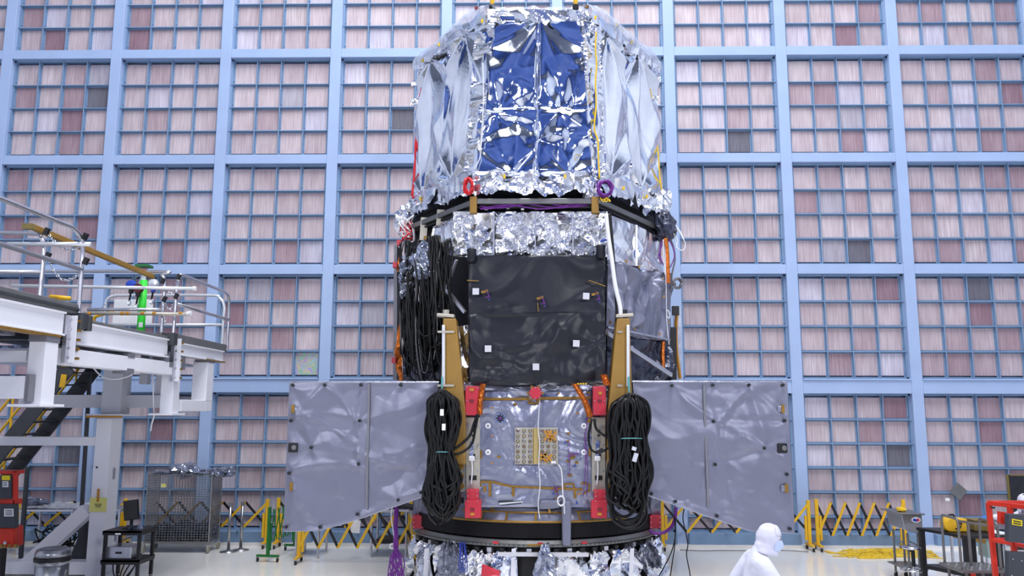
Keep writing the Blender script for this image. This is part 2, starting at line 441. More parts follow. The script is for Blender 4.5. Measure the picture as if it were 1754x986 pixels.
def bay(i, ztop, zbot, rows):
    a, b = cols_x[i]+CW/2, cols_x[i+1]-CW/2
    n = 5 if i == 10 else 4
    pw = (b-a)/(n+0.12); x0 = (a+b)/2-pw*n/2
    m = MB(); h = ztop-zbot
    yb = DW+0.135
    ztop2 = ztop; zb2 = zbot
    # frame flanges and mullions
    m.box((a+0.02, yb+0.03, (ztop+zbot)/2), (0.04, 0.10, h)); m.box((b-0.02, yb+0.03, (ztop+zbot)/2), (0.04, 0.10, h))
    m.box(((a+b)/2, yb+0.03, ztop-0.02), (b-a, 0.10, 0.04)); m.box(((a+b)/2, yb+0.03, zbot+0.02), (b-a, 0.10, 0.04))
    for k in range(1, n): m.box((x0+pw*k, yb, (ztop+zbot)/2), (0.022, 0.07, h)); 
    for k in range(0, n+1): m.box((x0+pw*k, yb+0.05, (ztop+zbot)/2), (0.072, 0.03, h))
    zs = []
    z = ztop-0.05
    for r in rows:
        zs.append((z-r/2, r-0.075)); z -= r
        if z > zbot+0.1: m.box(((a+b)/2, yb-0.002, z), (b-a, 0.07, 0.018)); m.box(((a+b)/2, yb+0.052, z), (b-a, 0.03, 0.066))
    # bolts on the flanges
    for k in range(0, n+1):
        for zc, hh in zs:
            for sg in (-1, 1): m.box((x0+pw*k+0.022*(1 if k < n else -1), yb+0.03, zc+sg*hh*0.36), (0.018, 0.03, 0.018), mi=1)
    m.build('filter_frame', ['mullion_blue', 'bolt_blue'], wall)
    for zc, hh in zs:
        for k in range(n): filters.append((x0+pw*(k+0.5), zc, pw-0.07, hh))
tops = [(GZ0+BZ, GZ0), (GZ0, GZ0-BZ), (GZ0-BZ, GZ0-2*BZ), (GZ0-2*BZ, GZ0-3*BZ)]
for i in range(len(cols_x)-1):
    for zt, zb in tops:
        zt2, zb2 = zt-BH/2, zb+BH/2
        if zb == tops[-1][1]: zb2 = zb+0.14
        r = (zt2-zb2-0.09)/4
        bay(i, zt2, zb2, [r]*4)
    zt2, zb2 = beams_z[4]-0.18, 0.28
    r = (zt2-zb2-0.09)/5.55
    bay(i, zt2, zb2, [r]*5+[0.55*r])
RF = random.Random(3)
def visible_size(f):
    p = V((f[0], FY, f[1])); x, y = PROJ(p)
    if x < 8 or x > 1746 or y < 8 or y > 930: return 0
    if 700 < x < 1140: return 0
    if 680 < x < 1165 and y > 390: return 0
    if 480 < x < 1360 and y > 645: return 0
    if x < 395 and y > 600 and y > 330: return 0.2*FPX*f[2]*f[3]/((p-CAM).length**2)
    return f[2]*f[3]*FPX/((p-CAM).length**2)
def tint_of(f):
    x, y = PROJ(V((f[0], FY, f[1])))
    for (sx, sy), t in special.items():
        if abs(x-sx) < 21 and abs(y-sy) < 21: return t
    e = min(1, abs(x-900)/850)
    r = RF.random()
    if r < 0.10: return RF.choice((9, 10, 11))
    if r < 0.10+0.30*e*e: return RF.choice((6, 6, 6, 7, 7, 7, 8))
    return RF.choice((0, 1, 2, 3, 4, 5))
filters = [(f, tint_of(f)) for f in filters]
filters.sort(key=lambda q: -visible_size(q[0]))
mass = MB()
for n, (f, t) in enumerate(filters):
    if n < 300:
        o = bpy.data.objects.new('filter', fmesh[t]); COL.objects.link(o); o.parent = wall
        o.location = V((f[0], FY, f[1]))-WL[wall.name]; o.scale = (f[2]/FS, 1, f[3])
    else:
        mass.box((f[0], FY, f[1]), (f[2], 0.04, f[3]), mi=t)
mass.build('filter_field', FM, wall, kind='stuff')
# ================================================================== the space telescope
YF = 12.3
XC = P(917, 560, YF).x
def s_at(x, y, Y): return (P(x+1, y, Y)-P(x, y, Y)).length      # metres per pixel there
T = thing('space_telescope', (XC, 14.2, 0), 'tall foil wrapped space telescope with two grey side panels standing in the middle', 'telescope')
YS = 14.35
# ---- upper barrel
FLb, FRb = P(809, 302, YF), P(1025, 302, YF)
FLt, FRt = P(836, 24, YF), P(1008, 24, YF)
MLb, MRb = P(752, 322, 13.25), P(1080, 322, 13.25)
MLt, MRt = P(768, 66, 13.25), P(1068, 66, 13.25)
OLb, ORb = P(705, 346, YS), P(1131, 346, YS)
OLt, ORt = P(717, 112, YS), P(1126, 112, YS)
zt, zb = FLt.z, FLb.z
def bil(bl, br, tr, tl, u, v): return (bl*(1-u)+br*u)*(1-v)+(tl*(1-u)+tr*u)*v
# central face: two by two blankets with star creases round the pins
us = (0, 0.505, 1); vs_ = (0, 0.405, 1)
pinset = {(0, 0): [(0.62, 0.02, 0.5, 0.5, 7), (0.30, 1.02, 0.45, 0.4, 6), (0.66, 1.0, 0.4, 0.3, 6), (0.0, 0.55, 0.4, 0.35, 5)],
          (1, 0): [(0.48, 0.02, 0.5, 0.5, 7), (0.35, 1.02, 0.4, 0.4, 6), (0.0, 0.6, 0.45, 0.4, 6)],
          (0, 1): [(0.9, 1.55, 0.4, 0.9, 7), (0.30, 0.0, 0.45, 0.5, 6), (0.66, 0.0, 0.4, 0.4, 5), (0.05, 1.0, 0.35, 0.4, 5)],
          (1, 1): [(0.03, 1.55, 0.4, 0.9, 7), (0.35, 0.0, 0.45, 0.5, 6), (0.88, 1.0, 0.4, 0.5, 6)]}
for i in range(2):
    for j in range(2):
        q = [bil(FLb, FRb, FRt, FLt, us[i+a], vs_[j+b]) for a, b in ((0, 0), (1, 0), (1, 1), (0, 1))]
        m = MB()
        R_ = random.Random(70+i*2+j); ln = []
        W0, H0 = (q[1]-q[0]).length, (q[3]-q[0]).length
        if j == 0: rays = [((.55, .0), ((.02, .35), (.1, .75), (.38, .6), (.72, .62), (.98, .4), (.9, .15))), ((0, .5), ((.55, .45), (.7, .62), (.4, .3))), ((.4, 1), ((.1, .75), (.5, .62), (.8, .72)))]
        else: rays = [((.97, 1.0), ((.05, .78), (.02, .6), (.35, .45), (.72, .35), (.9, .3), (.3, .95))), ((.35, 0), ((.05, .3), (.25, .42), (.5, .36), (.75, .22))), ((.7, 0), ((.9, .3), (.6, .2), (.98, .1)))]
        for (px_, py_), ends in rays:
            for ex_, ey_ in ends:
                ex_ += R_.uniform(-.06, .06); ey_ += R_.uniform(-.05, .05)
                a_, b_ = (px_, ex_) if i == 0 else (1-px_, 1-ex_)
                ln.append((a_*W0, py_*H0, b_*W0, ey_*H0, R_.uniform(.10, .20), R_.uniform(.012, .026)*R_.choice((1, 1, -1))))
        fo = Folds(11+i*3+j, [(0.5, 0.10), (0.9, 0.09), (1.7, 0.05)], [(a, b, c*.32, d*.8, 5) for a, b, c, d, e in pinset[(i, j)]], 0.5, None, ln)
        quad_sheet(m, *q, fo, 0.018, 0.05, 0.9, (0, -1, 0))
        m.build('foil_blanket', 'foil_blue', T, smooth=True, label='blue reflecting foil blanket with star creases')
# seams on the central face
m = MB()
def face(u, v, d=-0.03):
    p = bil(FLb, FRb, FRt, FLt, u, v); p.y += d; return p
for (a, b) in (((0.505, 0), (0.505, 1)), ((0.0, 0.405), (1, 0.405))):
    n = 40
    pts = []
    for k in range(n+1):
        t = k/n; u = a[0]+(b[0]-a[0])*t; v = a[1]+(b[1]-a[1])*t
        p = face(u, v); p.x += random.uniform(-.008, .008); p.z += random.uniform(-.008, .008); p.y += random.uniform(-.012, .008); pts.append(p)
    if a[0] == b[0]: m.tube(pts, 0.014, 5)
m.build('seam', 'foil_crisp', T)
# corner strips of crumpled foil beside the central face
for sgn, (b, t) in ((-1, (FLb, FLt)), (1, (FRb, FRt))):
    m = MB(); fo = Folds(31+sgn, [(1.7, 0.4), (2.6, 0.45), (4.5, 0.4), (7, 0.3)], (), 0.4)
    w1 = V((0.12, -0.05, 0)); w2 = V((0.20, 0.30, 0)) if sgn > 0 else V((-0.20, 0.30, 0))
    in_ = V((-0.10*sgn, -0.045, 0)); ou = V((0.14*sgn, 0.11, 0))
    if sgn < 0: quad_sheet(m, b+ou, b+in_, t+in_*1.3, t+ou*1.5, fo, 0.022, 0.03, 0.9, (0, -1, 0))
    else: quad_sheet(m, b+in_, b+ou, t+ou*1.5, t+in_*1.3, fo, 0.022, 0.03, 0.9, (0, -1, 0))
    m.build('corner_strip', 'foil_crisp', T)
# side faces, two sheets each, curtain folds
def side(b0, b1, t1, t0, seed, out):
    m = MB(); fo = Folds(seed, [(1.6, 0.13), (2.6, 0.12), (4.0, 0.10), (6.0, 0.08)],
                         [(0.45, 0.05, 0.3, 0.6, 9), (0.55, 2.55, 0.3, 0.7, 9)], 0.2, (0.0, 0.12))
    quad_sheet(m, b0, b1, t1, t0, fo, 0.022, 0.05, 0.9, out)
    return m.build('foil_blanket', 'foil', T, smooth=True, label='pale silver foil blanket with long vertical folds')
side(MLb, FLb, FLt, MLt, 41, (-1, -1, 0)); side(OLb, MLb, MLt, OLt, 43, (-1, -1, 0))
side(FRb, MRb, MRt, FRt, 45, (1, -1, 0)); side(MRb, ORb, ORt, MRt, 47, (1, -1, 0))
# rear of the barrel and its top
def back(p, y): return V((p.x, y, p.z))
m = MB(); fo = Folds(51, [(1, .2), (2, .2), (4, .15)], (), 0.3)
BLb, BRb, BLt, BRt = [V((XC+sx*1.0, 16.9, z)) for z in (zb, zt) for sx in (-1, 1)]
SLb, SRb, SLt, SRt = V((OLb.x, 15.1, zb)), V((ORb.x, 15.1, zb)), V((OLt.x, 15.1, zt)), V((ORt.x, 15.1, zt))
for q, ou in (((SLb, OLb, OLt, SLt), (-1, 0, 0)), ((ORb, SRb, SRt, ORt), (1, 0, 0)), ((BLb, SLb, SLt, BLt), (-1, 1, 0)), ((SRb, BRb, BRt, SRt), (1, 1, 0)), ((BRb, BLb, BLt, BRt), (0, 1, 0))):
    quad_sheet(m, *q, fo, 0.07, 0.05, 0.9, ou)
m.build('rear_blanket', 'foil', T, smooth=True)
MB().prism([FLt, FRt, MRt, ORt, SRt, BRt, BLt, SLt, OLt, MLt], (0, 0, -0.05)).build('top_cover', 'foil_crisp', T)
# crumpled rim along the top edge
m = MB()
ring_t = [OLt, MLt, FLt, FRt, MRt, ORt]
for k in range(5):
    a, b = ring_t[k], ring_t[k+1]; fo = Folds(60+k, [(2, .5), (3.5, .5), (6, .4)], (), .3)
    n_ = (b-a).cross(V((0, 0, 1))).normalized()*0.04
    quad_sheet(m, a+n_+V((0, 0, -0.13)), b+n_+V((0, 0, -0.13)), b+n_+V((0, 0, 0.05)), a+n_+V((0, 0, 0.05)), fo, 0.02, 0.0, 0.7, n_, jag=0.08, seed=k)
m.build('rim_foil', 'foil_crisp', T)
# clear film cover puffing out over the sloping shoulders
def film(path, seed, w0):
    m = MB(); pts = smoothpath(path, 14); n = len(pts)
    def fn(u, v):
        i = u*(n-1); k = min(int(i), n-2); p = pts[k].lerp(pts[k+1], i-k)
        a = v*math.pi*1.25-0.35
        rr = w0*(0.65+0.35*math.sin(u*math.pi))*(1+0.35*noise.noise(V((u*9, v*2, seed))))+0.03*noise.noise(V((u*25, v*9, seed)))
        c = V((XC-p.x, -0.2, 0)).normalized()
        return p-c*rr*math.cos(a)*0.9+V((0, 0, rr*math.sin(a)))
    m.sheet(fn, 70, 14)
    return m.build('film_cover', 'clear_film', T, smooth=True, label='clear plastic film puffed along the shoulder')
film([P(716, 128, YS-.1), P(722, 108, YS-.1), P(770, 70, 13.3), P(805, 36, 12.75), P(840, 18, 12.3)], 3, 0.17)
film([P(1120, 128, YS-.1), P(1117, 106, YS-.1), P(1068, 66, 13.3), P(1030, 32, 12.75), P(1006, 18, 12.3)], 5, 0.17)
m = MB()
def fn(u, v):
    p = P(836+u*174, 23, YF).lerp(P(845+u*158, 12, YF+.25), v); p.z += 0.05*noise.noise(V((u*8, v*3, 2))); p.y += 0.05*noise.noise(V((u*11, v*3, 7))); return p
m.sheet(fn, 50, 6); m.build('film_cover', 'clear_film', T, smooth=True)
# lifting lugs
for lx in (843, 986):
    c = P(lx, 16, YF+.08)
    m = MB(); m.lathe(c, [(0.05, 0), (0.05, 0.07), (0.03, 0.08)], 12)
    o = m.build('lifting_lug', 'black_metal', T)
    MB().lathe(c, [(0.032, 0.08), (0.036, 0.11), (0.036, 0.20), (0.02, 0.22)], 10).build('shackle', 'safety_yellow', o)
    MB().lathe(c, [(0.022, 0.22), (0.03, 0.24), (0.03, 0.42), (0.012, 0.44)], 10).build('swivel', 'black_metal', o)
for px, py, Yq in ((864, 302, 12.15), (968, 302, 12.15), (773, 326, 12.95), (1068, 322, 12.95), (1108, 336, 13.7), (720, 340, 14.0), (1020, 30, 12.2), (826, 36, 12.3), (784, 52, 13.0), (752, 76, 13.4), (724, 103, 14.1), (1056, 42, 13.0), (1082, 72, 13.4), (1110, 100, 14.1)):
    MB().box(P(px, py, Yq), (.035, .02, .06), Matrix.Rotation(.25*math.sin(px), 3, 'Y')).build('yellow_clip', 'yellow_wire', T)
MB().box(P(818, 14, 12.5), (.09, .03, .04)).build('red_tag', 'red_cover_dark', T)
MB().box(P(1004, 12, 12.4), (.08, .03, .04)).build('tape', 'gold_tape', T)
# little foil flags and brackets at the barrel's outer edges
for px, py, sg in ((712, 143, -1), (711, 174, -1), (1124, 138, 1), (1122, 168, 1)):
    c = P(px, py, YS-.08); m = MB(); fo = Folds(px, [(8, .5), (12, .5)], (), .2)
    quad_sheet(m, c+V((-.08, 0, -.06)), c+V((.08, 0, -.04)), c+V((.09, 0, .07)), c+V((-.08, 0, .05)), fo, 0.016, 0, 1, (0, -1, 0))
    m.box(c+V((-sg*.06, .05, 0)), (.06, .1, .08)); m.build('foil_flag', 'foil_crisp', T)

# ---- crumpled skirt below the barrel
def octo(px_list, z=None):
    pass
def skirt(path, top, bot, seed, name='skirt_foil', mt='foil_crisp', jag=.12, slopes=((1.5, .55), (2.4, .55), (3.8, .5), (6.5, .35)), push=.06):
    for k in range(len(path)-1):
        a, b = path[k], path[k+1]; m = MB(); fo = Folds(seed+k, slopes, (), .3)
        n_ = V(((a.y-b.y)*-1, (a.x-b.x), 0)); n_ = (b-a).cross(V((0, 0, 1))).normalized()
        quad_sheet(m, a+n_*(push+.05)+V((0, 0, bot)), b+n_*(push+.05)+V((0, 0, bot)), b+n_*push*.3+V((0, 0, top)), a+n_*push*.3+V((0, 0, top)), fo, 0.02, 0.0, .8, n_, jag=jag, seed=seed+k)
        m.build(name, mt, T)
skirt([OLb, MLb, FLb, FRb, MRb, ORb], 0.06, -0.28, 80)
for c, r in ((P(1136, 345, 14.2), .16), (P(700, 362, 14.2), .12), (P(690, 378, 14.2), .14), (P(1012, 322, 12.25), .14)):
    m = MB(); R_ = random.Random(int(c.x*100)); m.ball(c, r, 14, (1, .7, 1.1))
    for v_ in m.v: v_ += (v_-c)*R_.uniform(-.45, .5)
    m.build('foil_wad', 'foil_crisp', T)
# ---- octagonal carrier ring: grey rail over a black gap
RL = [P(690, 404, YS+.05), P(817, 346, YF), P(1023, 346, YF), P(1134, 398, YS+.05)]
def rail(pts, w, h, name, mt):
    m = MB()
    for k in range(len(pts)-1):
        d = (pts[k+1]-pts[k]).normalized()*w*0.3
        m.bar(pts[k]-d, pts[k+1]+d, w, h)
    return m.build(name, mt, T, bevel=0.01)
def off(pts, dy, dz): return [p+V((0, dy, dz)) for p in pts]
zr = RL[1].z
RL = [V((p.x, p.y, zr)) for p in RL]
rail(RL, 0.14, 0.085, 'carrier_rail', 'rail_grey')
rail(off(RL, .05, -.075), 0.10, 0.04, 'carrier_rail_lower', 'black_metal')
m = MB()
for k in range(3): 
    a, b = RL[k], RL[k+1]
    m.prism([a+V((0, .22, .25)), b+V((0, .22, .25)), b+V((0, .22, -.42)), a+V((0, .22, -.42))], (0, .05, 0))
m.build('ring_web', 'black_void', T)
for px, w in ((811, 12), (1019, 14)):
    a = P(px, 352, YF-.04); MB().box(a, (.11, .12, .26)).build('ring_post', 'tan_anodized', T, bevel=.01)
for px, py, hh in ((726, 392, .40), (754, 378, .38)):
    t = (px-690)/(817-690); q = RL[0].lerp(RL[1], t); c = P(px, py, q.y-.12)
    MB().box(c, (.125, .03, hh), Matrix.Rotation(math.radians(3), 3, 'Y')).build('hanger_plate', 'plate_beige', T, bevel=.004)
    MB().box(c+V((.03, -.03, -hh*.4)), (.05, .02, .06)).build('yellow_clip', 'gold_tape', T)
for k, (x0, y0) in enumerate(((870, 356), (895, 358), (918, 357), (973, 355), (925, 340), (833, 358))):
    MB().box(P(x0, y0, YF+.03), (.045, .012, .03)).build('tag', 'white_paper' if k != 4 else 'gold_tape', T)
# purple harness along the ring gap
m = MB()
for k in range(3):
    pts = [P(822+u*185, 354+4*math.sin(u*9+k*1.3)-3*u+(k-1)*1.5, YF-.02) for u in [i/24 for i in range(25)]]
    m.tube(pts, 0.011, 6)
m.build('ring_harness', 'purple_wire', T, smooth=True)
# dark sleeve wrapped round the right end of the ring
c = P(1140, 388, 14.0)
m = MB(); m.ball(c, .24, 20, (.85, .8, 1.2))
for v_ in m.v: v_ += (v_-c)*(.35*noise.noise(v_*7)+.2*noise.noise(v_*17))
m.build('ring_end_wrap', 'bag_dark', T)
c = P(1133, 352, 14.1)
m = MB(); m.ball(c, .15, 16, (.8, .8, 1.4))
for v_ in m.v: v_ += (v_-c)*(.45*noise.noise(v_*9)+.2*noise.noise(v_*23))
m.build('ring_end_wrap', 'foil_crisp', T)

# ---- middle bay: dark core with crumpled foil bands
zc0, zc1 = P(917, 668, YF).z, P(917, 358, YF).z
core = [V((x, y, zc0)) for x, y in ((XC-1.05, YF+.42), (XC+1.05, YF+.42), (XC+1.9, 14.5), (XC+1.9, 15.0), (XC+1.0, 16.4), (XC-1.0, 16.4), (XC-1.9, 15.0), (XC-1.9, 14.5))]
MB().prism(core, (0, 0, zc1-zc0)).build('core_body', 'black_void', T)
fo_s = [(1.3, .4), (2.1, .42), (3.3, .36), (5.5, .28), (9, .12)]
edges_px = (776, 846, 917, 981, 1040)
for k in range(4):
    m = MB(); x0, x1 = edges_px[k], edges_px[k+1]
    pins = [(.1, .6, .5, .3, 6), (.4, .1, .5, .3, 7)]
    Y0 = YF+.10 if k else YF+.25
    quad_sheet(m, P(x0, 440, Y0), P(x1, 440, YF+.06), P(x1, 362, YF+.02), P(x0, 362, Y0-.04), Folds(100+k, fo_s, pins, .35), .016, .03, .95, (0, -1, 0))
    m.build('band_foil', 'foil_crisp', T)
    MB().box(P(x1, 400, YF+.0), (.02, .05, .66)).build('seam_strip', 'alu', T)
for k, (x0, x1, Y0, Y1, ya, yb, yc, yd) in enumerate(((1040, 1090, YF+.08, 13.3, 366, 385, 455, 455), (1090, 1131, 13.3, 14.15, 385, 406, 455, 472))):
    m = MB()
    quad_sheet(m, P(x0, yc, Y0), P(x1, yd, Y1), P(x1, yb, Y1), P(x0, ya, Y0), Folds(110+k, fo_s, (), .3), .018, .03, .9, (1, -1, 0))
    m.build('band_foil', 'foil_crisp', T)
    MB().bar(P(x1, yd, Y1-.02), P(x1, yb, Y1-.02), .02, .03).build('seam_strip', 'alu', T)
m = MB(); quad_sheet(m, P(733, 440, 13.2), P(776, 440, YF+.25), P(776, 372, YF+.2), P(742, 388, 13.2), Folds(120, fo_s, (), .3), .018, .03, .9, (-1, -1, 0)); m.build('band_foil', 'foil_crisp', T)
# lavender blanket on the right flank
la = [(1.2, .34), (1.9, .32), (2.8, .3), (4.2, .22), (7, .14)]
m = MB(); quad_sheet(m, P(1038, 568, YF+.15), P(1100, 578, 13.2), P(1100, 462, 13.2), P(1042, 444, YF+.1), Folds(130, la, [(.3, 1.2, .4, .5, 6), (.7, .1, .4, .4, 6)], .3, (0.3, .6)), .02, .02, 1, (1, -1, 0))
m.build('flank_blanket', 'lavender_foil', T, smooth=True, label='lavender grey blanket hanging in folds')
m = MB(); quad_sheet(m, P(1100, 578, 13.2), P(1147, 585, 14.1), P(1150, 468, 14.1), P(1100, 462, 13.2), Folds(133, la, [(.4, 1.0, .4, .5, 6)], .3, (0.3, .6)), .02, .02, 1, (1, -1, 0))
m.build('flank_blanket', 'lavender_foil', T, smooth=True)
for px, py in ((1073, 447), (1095, 457), (1095, 482), (1124, 523), (1135, 477), (1137, 508), (1087, 562), (1130, 572), (1146, 552), (1045, 552)):
    Yq = YF+.05+(px-1040)/107*1.75
    MB().box(P(px, py, Yq-.06), (.03, .02, .045)).build('yellow_clip', 'gold_tape', T)
# foil and struts below the flank blanket
m = MB(); quad_sheet(m, P(1040, 655, YF+.3), P(1150, 652, 14.1), P(1148, 585, 14.1), P(1040, 570, YF+.3), Folds(140, fo_s, (), .3), .022, .03, 1.1, (1, -1, 0)); m.build('lower_flank_foil', 'bag_dark', T)
MB().bar(P(1036, 568, 12.25), P(1150, 642, 13.7), .05, .07).build('strut', 'alu', T, bevel=.01)
MB().bar(P(1040, 560, 12.3), P(1147, 582, 13.9), .035, .035).build('strut', 'alu', T, bevel=.008)
m = MB(); quad_sheet(m, P(783, 655, YF-.0), P(803, 655, YF-.05), P(803, 556, YF-.05), P(779, 560, YF), Folds(150, fo_s, (), .3), .018, .02, 1, (0, -1, 0)); m.build('lower_flank_foil', 'foil_crisp', T)
m = MB(); quad_sheet(m, P(690, 655, 13.9), P(780, 655, YF+.25), P(780, 590, YF+.3), P(690, 600, 13.9), Folds(155, fo_s, (), .3), .025, .02, 1, (-1, -1, 0)); m.build('lower_flank_foil', 'bag_dark', T)
MB().bar(P(782, 445, 12.28), P(764, 495, 12.5), .035, .035).build('strut', 'alu', T)
MB().bar(P(764, 495, 12.5), P(797, 535, 12.25), .05, .05).build('strut', 'alu', T)
# ---- black blanketed front panel
m = MB(); bs = [(.7, .10), (1.1, .10), (1.8, .09), (3, .05)]
q = [P(803, 541, 12.12), P(1036, 538, 12.12), P(1037, 437, 12.14), P(803, 437, 12.14)]
quad_sheet(m, *q, Folds(160, bs, [], .6, None, [(.05, .3, .3, .15, .12, .02), (1.7, .25, 2.1, .1, .14, .02), (.5, .02, 1.0, .1, .08, .015)]), .025, .03, .7, (0, -1, 0)); m.build('front_blanket', 'black_blanket', T, smooth=True, label='black blanket panel, upper half')
m = MB()
q = [P(806, 659, 12.10), P(1040, 656, 12.10), P(1036, 535, 12.09), P(801, 538, 12.09)]
quad_sheet(m, *q, Folds(165, [(.8, .14), (1.3, .13), (2.0, .10), (3.5, .06)], [(.5, .05, .16, .3, 5), (1.9, .6, .16, .3, 5)], .6, (1.2, .7), [(.1, .95, .7, .75, .16, .03), (.2, .4, 1.3, .18, .2, .04), (1.2, .7, 2.0, .95, .2, .03), (.9, .55, 1.5, .5, .15, .025), (1.4, .1, 2.1, .3, .2, .04), (.3, .1, .9, .05, .12, .03), (1.6, .3, 1.9, .9, .12, .02)]), .022, .03, .9, (0, -1, 0)); m.build('front_blanket', 'black_blanket', T, smooth=True, label='black blanket panel, lower half')
c0, c1 = P(803, 437, 12.16), P(1038, 656, 12.16)
MB().box(((c0.x+c1.x)/2, 12.30, (c0.z+c1.z)/2), (c1.x-c0.x-.03, .12, c0.z-c1.z-.06)).build('front_panel_core', 'black_metal', T)
for px, py in ((808, 436), (1029, 430)):
    c = P(px, py, 12.12); m = MB(); m.lathe(c+V((0, 0, -.12)), [(.05, 0), (.075, .05), (.07, .16), (.08, .2), (.04, .22)], 12); m.build('corner_boot', 'black_blanket', T, smooth=True)
for px, py in ((815, 499), (1004, 507), (836, 597), (987, 588), (918, 628)):
    MB().box(P(px, py, 12.01), (.095, .03, .095), Matrix.Rotation(random.uniform(-.06, .06), 3, 'Y')).build('square_patch', 'grey_white_paint', T)
def wires(name, mt, specs, r=.006, parent=None):
    m = MB()
    for s in specs: m.tube(smoothpath(s, 5), r, 6)
    return m.build(name, mt, parent or T, smooth=True)
for px, py in ((830, 499), (925, 510), (1019, 503)):
    MB().box(P(px, py, 12.0), (.10, .012, .035), Matrix.Rotation(-.3, 3, 'Y')).build('tape', 'gold_tape', T)
    wires('sensor_wire', 'purple_wire', [[P(px+dx, py-4+k*5, 11.98) for k, dx in enumerate((0, 4, 7, 6+j))] for j in (-5, 0, 3)], .005)
    MB().box(P(px+8, py+14, 12.03), (.02, .012, .02)).build('connector', 'ink_blue', T)
for a, b in (((800, 480), (820, 481)), ((1008, 480), (1037, 490)), ((921, 519), (922, 533))):
    MB().bar(P(*a, 12.06), P(*b, 12.06), .012, .025, (0, 1, 0)).build('tape', 'gold_tape', T)
# ---- tan uprights flanking the front
def upright(pts, cap, rod, sgn):
    m = MB(); m.prism([P(x, y, 11.95) for x, y in pts], (0, .35, 0)); m.build('upright', 'tan_anodized', T, bevel=.012, label='tan anodised upright bracket')
    c = P(*cap, 12.05); MB().box(c, (.26, .2, .05), Matrix.Rotation(-.08*sgn, 3, 'Y')).build('upright_cap', 'plate_beige', T, bevel=.01)
    MB().lathe(c+V((0, 0, .02)), [(.05, 0), (.05, .07)], 10).build('cap_bolt', 'black_metal' if sgn > 0 else 'plate_beige', T)
    x, ya, yb = rod; m = MB(); m.prism([P(x-2.6, ya, 11.88), P(x+2.6, ya, 11.88), P(x+2.6, yb, 11.88), P(x-2.6, yb, 11.88)], (0, .05, 0)); m.build('rod', 'alu_bright', T, bevel=.006)
    for yy in (ya+12, yb-2): MB().bar(P(x-10, yy, 11.86), P(x+18*(-sgn if sgn > 0 else 1), yy, 11.9), .02, .03).build('strap', 'plate_beige', T)
upright([(759, 545), (781, 545), (797, 700), (797, 795), (775, 795), (755, 672)], (764, 541), (759.5, 556, 662), -1)
upright([(1057, 545), (1079, 545), (1083, 690), (1062, 795), (1041, 795), (1042, 700)], (1069, 541), (1076, 556, 662), 1)
